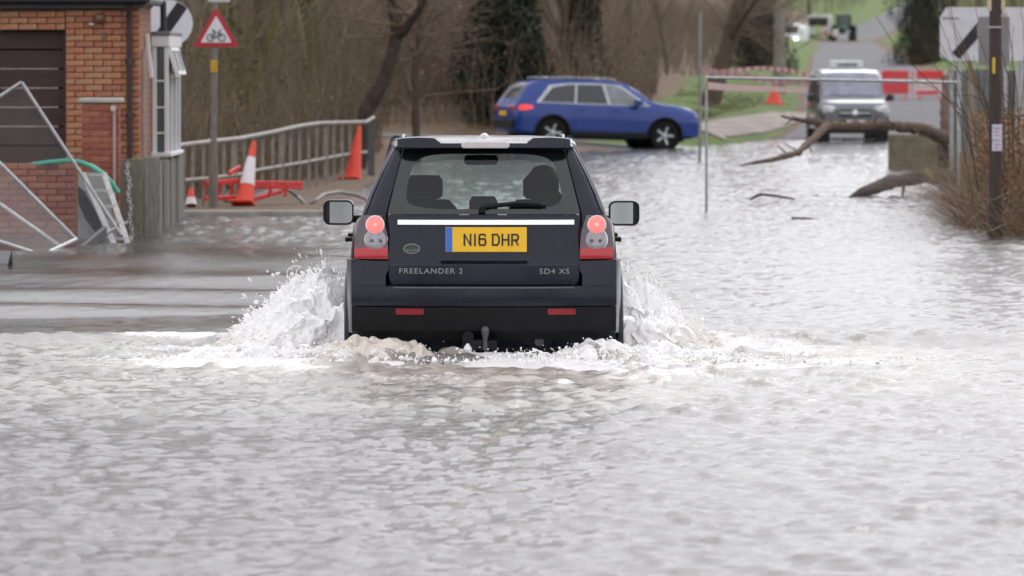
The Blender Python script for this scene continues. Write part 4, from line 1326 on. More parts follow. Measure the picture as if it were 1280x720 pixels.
# thin pale post with a chain beside it
p = at(155, 199, 65.9)
slab('fence_stake', 'thin brown stake with a grey cap between brick pillar and greenish post', 'post', 150, 163, 199, 66.0, .05, M('stake_brown', (.15, .12, .09), .85, var=.25))
mb = MB()
top = at(160, 206, 65.4)
for i in range(22):
    c = top - Vector((-.0 + .012 * math.sin(i * .9) - i * .0018, 0, i * .040))
    m = Matrix.Rotation(math.pi / 2 * (i % 2), 3, 'Z')
    mb.tube([c + m @ Vector((.020 * math.cos(t), 0, .028 * math.sin(t))) for t in np.linspace(0, 2 * math.pi, 9)], .0085, 5, cap=False)
o = mb.build('barrier_chain', M('chain_grey', (.42, .41, .39), .55, var=.2), smooth=50)
tag(o, 'pale grey chain hanging down the greenish timber post', 'chain')
o['kind'] = 'thing'
# grey plate leaning behind the ladder
T = thing('leaning_board', 'pale grey sheet panel with black strap leaning behind the ladder', 'panel', tuple(at(115, 318, 65.0)))
c = Vector(T.location)
mb = MB(); mb.prism([at(px, py, 65.5) - c for px, py in ((98, 216), (128, 214), (148, 300), (118, 312), (97, 306))], (0, .03, 0)); mb.build('sheet', M('sheet_grey', (.34, .33, .32), .6, var=.2, scale=8), T)
mb = MB(); pts = [at(px, py, 65.35) - c for px, py in ((97, 232), (106, 240), (118, 262), (131, 290), (124, 296), (108, 276), (98, 254))]; mb.prism(pts, (0, .04, 0)); mb.build('strap', M('strap_black', (.02, .021, .024), .6), T)
# ladder
alum = M('aluminium_dull', (.44, .43, .41), .45, .55, var=.2, scale=14)
def ladder():
    a0, a1 = at(130, 217, 65.0), at(166, 322, 64.0)
    b0, b1 = at(104, 217, 65.0), at(150, 322, 64.0)
    T = thing('step_ladder', 'light grey metal ladder leaning against the greenish post, foot in the water', 'ladder', tuple((a1 + b1) / 2))
    c = Vector(T.location)
    for p0, p1 in ((a0, a1), (b0, b1)):
        mb = MB(); mb.beam(p0 - c, p1 + (p1 - p0).normalized() * .25 - c, .06, .03, (0, 1, 0)); mb.build('rail', alum, T, bevel=.005)
    for i in range(6):
        f = .02 + i * .19
        mb = MB(); mb.beam(b0.lerp(b1, f) - c, a0.lerp(a1, f) + (a0 - b0) * (.3 if i in (3, 4) else 0) - c, .035, .03, (0, 1, 0)); mb.build('rung', alum, T, bevel=.004)
ladder()
mb = MB()
hp = [at(px, py, Y) for px, py, Y in ((40, 206, 66.3), (62, 203, 66.2), (84, 201, 66.0), (100, 202.5, 65.6), (115, 208, 65.3), (128, 217, 65.1), (139, 228, 65.0), (148, 241, 65.0))]
mb.tube(hp, .030, 10)
o = mb.build('garden_hose', M('hose_green', (.04, .34, .22), .45, var=.15), smooth=60)
tag(o, 'thick bright green hose looped over the low brick wall', 'hose')

# ------------------------------------------------------------------ temporary mesh fencing
galv = M('galvanised_tube', (.40, .41, .41), .42, .55, var=.22, scale=12)
wire_m = M('galvanised_wire', (.24, .24, .24), .6, .3, var=.2)
def fence_panel(name, label, A, B, C, D, r=.020, nv=70, nh=12, feet=True, rounded=False, wr=.0016, black_foot=None):
    """tube frame A (low left) B (low right) C (top right) D (top left) filled with wire mesh"""
    A, B, C, D = map(Vector, (A, B, C, D))
    T = thing(name, label, 'fence', tuple(A.lerp(B, .5)))
    c = Vector(T.location)
    for p, q in ((A, D), (B, C)):
        mb = MB(); mb.tube([p - c, q - c], r, 10); mb.build('post', galv, T, smooth=50)
    for p, q in ((D, C), (A.lerp(D, .05), B.lerp(C, .05))):
        mb = MB(); mb.tube([p - c, q - c], r, 10); mb.build('rail', galv, T, smooth=50)
    mb = MB()
    for i in range(1, nv):
        f = i / nv
        mb.tube([A.lerp(B, f) - c, D.lerp(C, f) - c], wr, 3, cap=False)
    for i in range(1, nh):
        f = i / nh
        mb.tube([A.lerp(D, f) - c, B.lerp(C, f) - c], wr, 3, cap=False)
    tag(mb.build('wire_mesh', wire_m, T), kind='stuff')
    return T, c
# upright panel at the roadside on the right
fence_panel('mesh_fence', 'upright wire mesh fence panel standing across the flooded verge by the fallen branches', at(883, 268, 77.6) - Vector((0, 0, .15)), at(1199, 268, 76) - Vector((0, 0, .15)), at(1197, 103, 76), at(883, 97, 77.6), nv=130, nh=30, wr=.0010)
# two panels pushed over against the building
P0 = at(27, 103, 64.0)
eh = Vector((.545, -.01, -.838)); ew = Vector((-.838, .02, -.545))
fence_panel('mesh_fence', 'toppled mesh fence panel tilted on its corner against the garage door', P0 + eh * 2.05 + ew * 3.2, P0 + eh * 2.05, P0, P0 + ew * 3.2, nv=230, nh=60, wr=.0011)
q1, q2 = at(50, 320, 59.9), at(95, 299, 61.8)
dl = at(0, 204, 61.9) - q2
fence_panel('mesh_fence', 'mesh fence panel lying sloped in the water in front of the tilted one', q1 + (at(0, 305.5, 60.0) - q1) * 6, q1, q2, q2 + dl * 2.6, nv=230, nh=60, wr=.0011)
mb = MB(); mb.beam(at(86, 327, 61.2), at(131, 289, 63.6), .05, .115); o = mb.build('black_beam', M('beam_black', (.022, .022, .024), .6, var=.3), bevel=.01); tag(o, 'short black beam propped under the toppled mesh panels', 'beam')
mb = MB(); mb.tube([at(-10, 248, 62.6), at(92, 320, 61.0)], .020, 8); o = mb.build('metal_pole', galv, smooth=50); tag(o, 'loose grey metal pole slanting behind the lying mesh panel', 'pole')
mb = MB(); mb.tube([at(-6, 320, 59.8), at(47, 331, 59.0)], .019, 8); o = mb.build('metal_pole', galv, smooth=50); tag(o, 'short grey metal pole lying in the water below the mesh panel', 'pole')
T = thing('fence_block', 'small dark fence foot block in the water under the mesh panels', 'block', tuple(at(62, 331, 59.4)))
mb = MB(); mb.box((0, 0, .0), (.26, .5, .13)); mb.build('block', M('foot_dark', (.05, .05, .04), .85, var=.4, scale=14), T, bevel=.02)
for dx in (-.06, .06):
    mb = MB(); mb.tube([(dx, -.1, .05), (dx, -.1, .085)], .025, 10); mb.build('socket', M('foot_socket', (.02, .02, .02), .8), T)
T = thing('tipped_sign', 'corner of a grey sheet sign lying face down at the water line', 'sign', tuple(at(0, 340, 57.6)))
c = Vector(T.location)
mb = MB(); mb.prism([at(px, py, 57.8) - c for px, py in ((-60, 312), (13, 314), (15, 340), (-60, 352))], (0, .03, 0)); mb.build('plate', M('plate_grey', (.33, .33, .34), .5, .2), T)
mb = MB(); mb.tube([at(-60, 349, 57.2) - c, at(15, 344, 57.2) - c], .024, 8); mb.build('edge_tube', M('tube_pale', (.62, .62, .64), .35, .5), T, smooth=50)
mb = MB(); mb.prism([at(px, py, 57.6) - c for px, py in ((8, 338), (14, 314), (16, 338))], (0, .1, 0)); mb.build('bracket', M('foot_socket', (.02, .02, .02), .8), T)

# ------------------------------------------------------------------ road signs on the left
def cycle_sign():
    Y = 77.6
    base = onz(266, 265, 0.05); base.z = -.25; base.y = Y; base.x = at(266, 200, Y).x
    T = thing('cycle_warning_sign', 'red bordered triangular warning sign with a black bicycle on a grey pole', 'sign', tuple(base))
    pole = M('sign_pole_grey', (.19, .17, .155), .6, .1, var=.25, scale=8)
    def l(px, py): return at(px, py, Y) - base
    mb = MB(); mb.tube([(0, 0, 0), (.01, 0, l(266, 182).z), (.014, 0, l(266, 176).z)], [.066, .062, .05], 14); mb.build('lower_post', M('post_brown_grey', (.17, .145, .115), .75, var=.3, scale=7, stretch=(4, 4, 1)), T, smooth=50)
    mb = MB(); mb.tube([(.012, 0, l(266, 185).z), (l(270, 0).x, 0, l(270, -60).z)], .040, 14); mb.build('upper_pole', pole, T, smooth=50)
    def tri(cx, cz, r, rr, n=6):
        pts = []
        for k in range(3):
            a = R(90 + 120 * k)
            vx, vz = cx + r * math.cos(a), cz + r * math.sin(a)
            for i in range(n + 1):
                b = a + R(-60 + 120 * i / n)
                pts.append((vx - rr * 2 * math.cos(a) + rr * math.cos(b), vz - rr * 2 * math.sin(a) + rr * math.sin(b)))
        return pts
    c = l(270.5, 42)
    mb = MB(); mb.prism([(c.x + x, -.055, c.z + z) for x, z in tri(0, 0, .365, .018)], (0, .012, 0)); mb.build('red_border', M('sign_red', (.42, .02, .03), .35, var=.1), T)
    mb = MB(); mb.prism([(c.x + x, -.059, c.z + z) for x, z in tri(0, 0, .245, .010)], (0, .003, 0)); mb.build('white_field', M('sign_white', (.66, .66, .68), .35, var=.06), T)
    mb = MB(); mb.prism([(c.x + x, -.040, c.z + z) for x, z in tri(0, 0, .36, .018)], (0, .004, 0)); mb.build('sign_back', M('sign_back_grey', (.12, .12, .12), .6), T)
    ink = M('sign_black', (.012, .012, .014), .4)
    g = bpy.data.objects.new('bicycle_symbol', None); COL.objects.link(g); g.parent = T
    z0 = c.z - .055
    for wx in (-.078, .078):
        mb = MB(); mb.tube([(c.x + wx + .047 * math.cos(t), -.061, z0 + .047 * math.sin(t)) for t in np.linspace(0, 2 * math.pi, 20)], .0075, 5, cap=False); mb.build('wheel_symbol', ink, g)
    S = [((-.078, 0), (-.03, .07)), ((-.03, .07), (.05, .07)), ((.05, .07), (.078, 0)), ((-.078, 0), (.0, .0)), ((.0, 0), (.05, .07)), ((.0, 0), (-.035, .095)), ((.05, .07), (.045, .105)), ((.045, .105), (.075, .11)), ((-.06, .10), (-.015, .10))]
    mb = MB()
    for (ax, az), (bx, bz) in S:
        mb.tube([(c.x + ax, -.061, z0 + az), (c.x + bx, -.061, z0 + bz)], .0065, 4)
    mb.build('frame_symbol', ink, g)
    p = l(268, 83)
    mb = MB(); mb.box((p.x, -.045, p.z), (.095, .012, .17)); mb.build('yellow_marker', M('marker_yellow', (.55, .33, .02), .5), T, bevel=.02)
    p = l(277, -8)
    mb = MB(); mb.box((p.x - .03, -.05, p.z), (.30, .012, .24)); mb.build('upper_plate', M('sign_back_pale', (.45, .45, .43), .5), T, bevel=.01)
cycle_sign()
def round_sign():
    Y = 76.2
    c = at(212, 29, Y)
    T = thing('speed_sign', 'round white sign with a black diagonal bar partly behind the bay window', 'sign', (c.x, Y, -.25))
    z = c.z + .25
    mb = MB(); mb.tube([(-.02, .06, 0), (-.02, .06, z + .5)], .038, 12); mb.build('pole', MATS['sign_pole_grey'], T, smooth=50)
    mb = MB(); mb.lathe([(.31, 0), (.31, .01)], 40, Matrix.Translation((0, 0, z)) @ Matrix.Rotation(math.pi / 2, 4, 'X')); mb.build('disc', MATS['sign_white'], T)
    mb = MB()
    a = R(55); d = Vector((math.cos(a), 0, math.sin(a))); n = Vector((-math.sin(a), 0, math.cos(a)))
    h = .078
    pts = []
    for s in (1, -1):
        for i in range(5):
            o_ = h * (1 - i / 2) * s
            pts.append(Vector((0, -.013, z)) + n * o_ * 1 + d * s * math.sqrt(.303 ** 2 - o_ ** 2))
    mb.prism(pts, (0, -.002, 0)); mb.build('black_bar', MATS['sign_black'], T)
round_sign()

# ------------------------------------------------------------------ railings of the culvert
def rail_y(px):
    return -10.577 / ((px - 640) / F - .0809)
def railings():
    top = [(214, 183), (226, 181.5), (266, 176.5), (300, 173), (340, 165.5), (375, 157.5), (400, 154), (440, 153), (458, 152.5)]
    mid = [(222, 226), (262, 222.5), (300, 218), (325, 212), (380, 203), (430, 193.5), (458, 190)]
    T = thing('bridge_railing', 'brown grey metal railing with upright bars between building and wood', 'railing', tuple(at(222, 262, rail_y(222))))
    c = Vector(T.location)
    rm = M('rail_rusty_grey', (.27, .245, .215), .7, .2, var=.35, scale=6)
    rl = M('rail_pale_grey', (.34, .32, .295), .65, .2, var=.3, scale=5)
    tp = lambda px: at(px, float(np.interp(px, [p[0] for p in top], [p[1] for p in top])), rail_y(px)) - c
    mp = lambda px: at(px, float(np.interp(px, [p[0] for p in mid], [p[1] for p in mid])), rail_y(px)) - c
    xs = np.linspace(214, 458, 26)
    mb = MB(); mb.tube([tp(x) for x in xs] + [at(467, 147, rail_y(466)) - c], .034, 8); mb.build('top_rail', rl, T, smooth=50)
    mb = MB(); mb.tube([mp(x) for x in xs if x > 219], .027, 8); mb.build('mid_rail', M('rail_mossy', (.31, .29, .235), .7, var=.35, scale=4), T, smooth=50)
    px = 228.0
    k = 0
    while px < 456:
        Y = rail_y(px)
        f = (px - 222) / 236
        zb = at(px, 264 - 30 * f, Y).z
        t = tp(px)
        b = Vector((t.x + rng.uniform(-.02, .02), t.y, zb - c.z - .1))
        mb = MB(); mb.beam(b, t, .045 if k % 5 else .085, .03, (0, 1, 0)); mb.build('baluster' if k % 5 else 'post', rm, T)
        px += 13.5 - 4.0 * f; k += 1
    b = at(464, 152, 100) - c
    mb = MB(); mb.box((b.x, b.y, b.z - .45), (.12, .10, 1.0)); mb.build('end_post', M('rail_dark', (.10, .10, .095), .7), T)
railings()
mb = MB()
bp = [(282, 252, 79), (312, 247, 79.2), (338, 239, 79.6), (352, 236, 80), (362, 238, 80.2), (372, 246, 80.2), (384, 257, 79.6), (394, 251, 79.6), (406, 243, 80), (424, 240, 80.4), (444, 243, 80.6), (458, 249, 80.6), (470, 256, 80.4)]
mb.tube([at(*p) for p in bp], .026, 8)
o = mb.build('bent_rail', M('bent_rail_grey', (.22, .21, .20), .5, .4, var=.25), smooth=60); tag(o, 'bent grey metal rail curving over the mud in front of the railing', 'rail')

# ------------------------------------------------------------------ cones and barriers
cone_or = M('cone_orange_red', (.70, .055, .022), .5, var=.12, scale=6)
cone_wh = M('cone_white', (.66, .63, .62), .5, var=.1, scale=8)
def cone(label, base, apex, r, bands, name='traffic_cone', group=None, flat=True):
    """base point, apex point, bottom radius; bands [(from, to)] of white sleeve"""
    base, apex = Vector(base), Vector(apex)
    T = thing(name, label, 'traffic cone', tuple(base), 0, group)
    ax = apex - base
    q = ax.to_track_quat('Z', 'Y').to_matrix().to_4x4()
    h = ax.length
    rad = lambda f: r * (1 - f) + .03 * f
    mb = MB(); mb.lathe([(rad(0), .0), (rad(.5), .5 * h), (rad(1), h), (.018, h)], 20, q); mb.build('body', cone_or, T, smooth=50)
    for f0, f1 in bands:
        mb = MB(); mb.lathe([(rad(f0) + .004, f0 * h), (rad(f1) + .004, f1 * h)], 20, q); mb.build('sleeve', cone_wh, T, smooth=50)
    if flat:
        b = MB(); b.box((0, 0, 0), (r * 2.5, r * 2.5, .05)); o = b.build('base', cone_or, T, bevel=.03); o.rotation_mode = 'QUATERNION'; o.rotation_quaternion = ax.to_track_quat('Z', 'Y')
cone('tall leaning traffic cone with a white sleeve in front of the railing', at(305, 256, 78.4), at(317.5, 177, 78.8), .135, [(.30, .74)])
cone('plain orange red traffic cone leaning on the far end of the railing', at(440, 226, 96.5), at(449.5, 157, 96.8), .16, [])
cone('squat red cone toppled with white foot in front of the railing post', at(239, 257, 76.6), at(238.5, 236, 76.7), .075, [(.0, .42)], flat=False)
def barrier():
    T = thing('plastic_barrier', 'red plastic road barrier collapsed beside the leaning cone', 'barrier', tuple(at(330, 252, 79)))
    c = Vector(T.location)
    red = M('barrier_red', (.60, .035, .035), .5, var=.15, scale=6)
    for (a, b, w) in [((312, 229, 79), (378, 230, 79.4), .075), ((318, 234, 79.4), (378, 235, 79.8), .04), ((306, 252, 78.8), (352, 239, 79.4), .06), ((256, 229, 78.2), (300, 226, 78.6), .07), ((256, 248, 78.2), (298, 247, 78.6), .06), ((286, 217, 78.4), (300, 209, 78.7), .06)]:
        mb = MB(); mb.beam(at(*a) - c, at(*b) - c, .05, w); mb.build('bar', red, T, bevel=.012)
    for px in (258, 276, 292, 340, 360):
        y0, y1 = (226, 250) if px < 300 else (230, 246)
        mb = MB(); mb.beam(at(px, y0, 78.9) - c, at(px - 4, y1, 78.9) - c, .05, .05, (0, 1, 0)); mb.build('upright', red, T, bevel=.01)
barrier()
# ------------------------------------------------------------------ closed-body vehicles built from stations
class Shell:
    """stations: (y, w_low, zb, z_belt, w_belt, z_roof, w_roof); y = 0 at the tail"""
    def __init__(self, st):
        self.st = st
    def at(self, y):
        a = np.array(self.st)
        return [float(np.interp(y, a[:, 0], a[:, i])) for i in range(1, 7)]
    def half(self, y):
        w, zb, zbelt, wb, zr, wr = self.at(y)
        zm = zb + (zbelt - zb) * .55
        return [(0, zb), (w - .12, zb), (w - .02, zb + .07), (w, zm), (w - .006, zb + (zbelt - zb) * .8), (wb, zbelt), (wb * .62 + wr * .38, zbelt + (zr - zbelt) * .42), (wr + .03, zbelt + (zr - zbelt) * .84), (wr - .05, zbelt + (zr - zbelt) * .965), (wr * .5, zr - .003), (0, zr)]
    def build(self, parent, mat, name='body', arches=()):
        secs = [ring_from_half(self.half(y), y) for y in np.array(self.st)[:, 0]]
        o = cloft(secs, name, mat, parent, 34)
        if arches:
            cs = []
            for (y, z, r, wi) in arches:
                cs += [axle_cyl(y, z, r, wi, 1.6), axle_cyl(y, z, r, -1.6, -wi)]
            cut(o, cs)
            for (y, z, r, wi) in arches:
                for s_ in (-1, 1):
                    mb = MB(); mb.lathe([(r - .006, 0), (r - .006, .93 - wi - .05)], 32, Matrix.Translation((s_ * wi, y, z)) @ Matrix.Rotation(math.pi / 2 * s_, 4, 'Y'), cap=False); mb.build('wheel_well', black_plastic, parent, smooth=50)
        return o
    def sx(self, y, z):
        """half width of the side at (y, z)"""
        h = self.half(y)[2:9]
        return float(np.interp(z, [p[1] for p in h], [p[0] for p in h]))
    def tz(self, y, x):
        """height of the upper surface at (y, x)"""
        h = list(reversed(self.half(y)[5:]))
        return float(np.interp(abs(x), [p[0] for p in h], [p[1] for p in h]))
    def side_patch(self, name, poly_lo, poly_hi, sx, off, mat, parent, ny=10, nz=5):
        """pane between a lower and an upper edge line [(y, z)]"""
        mb = MB()
        rows = []
        for j in range(nz + 1):
            f = j / nz
            row = []
            for i in range(ny + 1):
                t = i / ny
                lo = poly_lo(t); hi = poly_hi(t)
                y = lo[0] + (hi[0] - lo[0]) * f; z = lo[1] + (hi[1] - lo[1]) * f
                row.append((sx * (self.sx(y, z) + off), y, z))
            rows.append(row)
        mb.grid(rows)
        return mb.build(name, mat, parent, smooth=60)
    def top_patch(self, name, ys, w, off, mat, parent, nx=10):
        """pane on the sloping upper surface (windscreens), w(y) half width"""
        mb = MB()
        mb.grid([[(w(y) * t, y, self.tz(y, w(y) * t) + off) for t in np.linspace(-1, 1, nx + 1)] for y in ys])
        return mb.build(name, mat, parent, smooth=60)

def lerp2(a, b):
    return lambda t: (a[0] + (b[0] - a[0]) * t, a[1] + (b[1] - a[1]) * t)
def polyline(pts):
    s = np.linspace(0, 1, len(pts))
    return lambda t: (float(np.interp(t, s, [p[0] for p in pts])), float(np.interp(t, s, [p[1] for p in pts])))

# ---- blue sport utility car on the side road
def blue_car():
    front = at(830, 188, 134.6)
    rear = at(686, 184.5, 133.4)
    # wheels at local y .92 and 3.71
    d = front - rear
    yaw = math.atan2(-(d.x), d.y)        # local +y forward
    yaw = R(-72)
    fwd = Vector((-math.sin(yaw), math.cos(yaw), 0))
    mid = (front + rear) / 2
    right = Vector((math.cos(yaw), math.sin(yaw), 0))
    org = mid - fwd * 2.31 - right * .80
    T = thing('blue_car', 'bright blue sport utility car passing along the side road behind the flood', 'car', (org.x, org.y, 0))
    slope = math.atan2(front.z - rear.z, 2.79)
    T.location.z = (front.z + rear.z) / 2 - 2.31 * math.sin(slope)
    T.rotation_euler = (slope, 0, yaw)
    T.scale = (1, 1, .975)
    paint = M('paint_blue', (.011, .042, .23), .2, var=.10, scale=2, coat=.25, spec=.4)
    st = [(0.0, .70, .42, .92, .66, .96, .60), (.06, .84, .36, .98, .80, 1.06, .70), (.16, .90, .32, 1.02, .86, 1.22, .66), (.32, .925, .30, 1.05, .88, 1.47, .62), (.50, .935, .28, 1.06, .89, 1.60, .62), (.9, .94, .27, 1.05, .895, 1.655, .63), (1.6, .94, .26, 1.04, .90, 1.685, .645), (2.3, .94, .26, 1.03, .90, 1.68, .645), (2.75, .94, .26, 1.02, .90, 1.62, .64), (3.1, .94, .26, 1.01, .895, 1.45, .64), (3.4, .94, .26, 1.00, .885, 1.22, .70), (3.62, .94, .26, 1.02, .88, 1.13, .80), (4.0, .935, .27, 1.00, .87, 1.10, .76), (4.35, .91, .29, .95, .83, 1.05, .70), (4.58, .85, .33, .88, .78, .95, .64), (4.69, .74, .40, .74, .68, .80, .55)]
    S = Shell(st)
    S.build(T, paint, arches=[(.92, .36, .41, .60), (3.71, .36, .41, .60)])
    dark = M('car_glass_dark', (.018, .022, .026), .06, var=.2, spec=.7)
    lit = M('car_glass_clear', (.16, .18, .185), .06, var=.25, scale=3, spec=.7)
    for sx in (-1, 1):
        lo = polyline([(.62, 1.10), (1.2, 1.095), (2.2, 1.085), (3.30, 1.08)])
        hi = polyline([(.95, 1.45), (1.3, 1.515), (2.1, 1.545), (2.62, 1.50)])
        S.side_patch('window_surround', polyline([(.50, 1.075), (1.2, 1.068), (2.2, 1.058), (3.36, 1.055)]), polyline([(.88, 1.505), (1.3, 1.56), (2.1, 1.58), (2.66, 1.54)]), sx, .005, M('window_trim', (.40, .42, .45), .35, .6), T)
        S.side_patch('side_window', polyline([(.62, 1.10), (1.2, 1.095), (1.45, 1.093)]), polyline([(.95, 1.45), (1.3, 1.515), (1.52, 1.53)]), sx, .010, dark, T)
        S.side_patch('side_window', polyline([(1.50, 1.093), (2.28, 1.085)]), polyline([(1.57, 1.53), (2.18, 1.542)]), sx, .010, dark, T)
        S.side_patch('side_window', polyline([(2.36, 1.085), (2.9, 1.082), (3.26, 1.08)]), polyline([(2.26, 1.542), (2.45, 1.53), (2.62, 1.50)]), sx, .010, lit, T)
        for a, b in ((1.47, 1.47), (2.32, 2.32)):
            mb = MB(); mb.grid([[(sx * (S.sx(a, z) + .004), a - .004, z), (sx * (S.sx(a, z) + .004), a + .004, z)] for z in np.linspace(.42, 1.05, 8)]); mb.build('door_gap', black_plastic, T)
        for hy in (1.75, 2.60):
            mb = MB(); mb.box((sx * (S.sx(hy, .93) + .012), hy - .1, .93), (.03, .2, .035)); mb.build('door_handle', paint, T, bevel=.01)
        for wy in (.92, 3.71):
            mb = MB(); mb.tube([(sx * .925, wy + .425 * math.cos(a), .36 + .425 * math.sin(a)) for a in np.linspace(R(-8), R(188), 22)], .035, 6); mb.build('wheel_arch', black_plastic, T, smooth=50)
            make_wheel(T, sx * .82, wy, .36, .36, .235, 5, .70)
        mb = MB(); mb.beam((sx * .925, 1.36, .34), (sx * .925, 3.28, .34), .06, .13); mb.build('sill_trim', black_plastic, T, bevel=.02)
        mb = MB(); mb.beam((sx * .950, 1.42, .47), (sx * .950, 3.2, .45), .012, .02); mb.build('sill_chrome', MATS['paint_blue'], T)
        mr = bpy.data.objects.new('door_mirror', None); COL.objects.link(mr); mr.parent = T
        cloft([[(sx * 1.03 + x * k, 2.98 + y, 1.14 + z * k) for x, z in rrect(0, 0, .22, .16, .05, 4)] for y, k in ((-.06, .95), (0, 1.0), (.06, .9), (.11, .5))], 'housing', paint, mr, 50)
        mb = MB(); mb.tube([(sx * .88, 3.0, 1.07), (sx * .98, 3.0, 1.10)], .03, 8); mb.build('arm', black_plastic, mr)
        tl = MB()
        S.side_patch('tail_lamp', polyline([(.08, .88), (.25, .89), (.42, .93)]), polyline([(.10, 1.0), (.25, 1.02), (.42, 1.0)]), sx, .012, M('tail_lamp_lit', (.6, .03, .02), .2, emit=(1, .07, .05), estr=.7), T)
        mb = MB(); mb.box((sx * .58, .03, .93), (.34, .08, .11)); mb.build('tail_lamp', red_lens, T, bevel=.02)
        mb = MB(); mb.box((sx * .70, 4.52, .82), (.26, .16, .12), Matrix.Rotation(R(-22 * sx), 3, 'Z')); mb.build('headlight', clear_lens, T, bevel=.03)
        mb = MB(); mb.tube([(sx * .60, .75, 1.655), (sx * .61, .9, 1.685), (sx * .62, 2.2, 1.70), (sx * .61, 2.55, 1.67)], .016, 6); mb.build('roof_rail', black_gloss, T, smooth=50)
    S.top_patch('rear_window', np.linspace(.13, .42, 7), lambda y: .70 - .3 * (y - .1), .006, dark, T)
    S.top_patch('windscreen', np.linspace(2.78, 3.55, 9), lambda y: .60 + .16 * (y - 2.78), .006, lit, T)
    mb = MB(); mb.box((0, .01, .55), (1.5, .10, .22)); mb.build('rear_bumper', black_plastic, T, bevel=.03)
    mb = MB(); mb.box((0, -.02, .80), (.52, .02, .11)); mb.build('number_plate', yellow_m, T)
    mb = MB(); mb.box((0, 4.64, .62), (.9, .08, .18)); mb.build('grille', black_plastic, T, bevel=.02)
    mb = MB(); mb.box((0, 2.3, .28), (1.5, 3.9, .12)); mb.build('underbody', black_plastic, T)
blue_car()

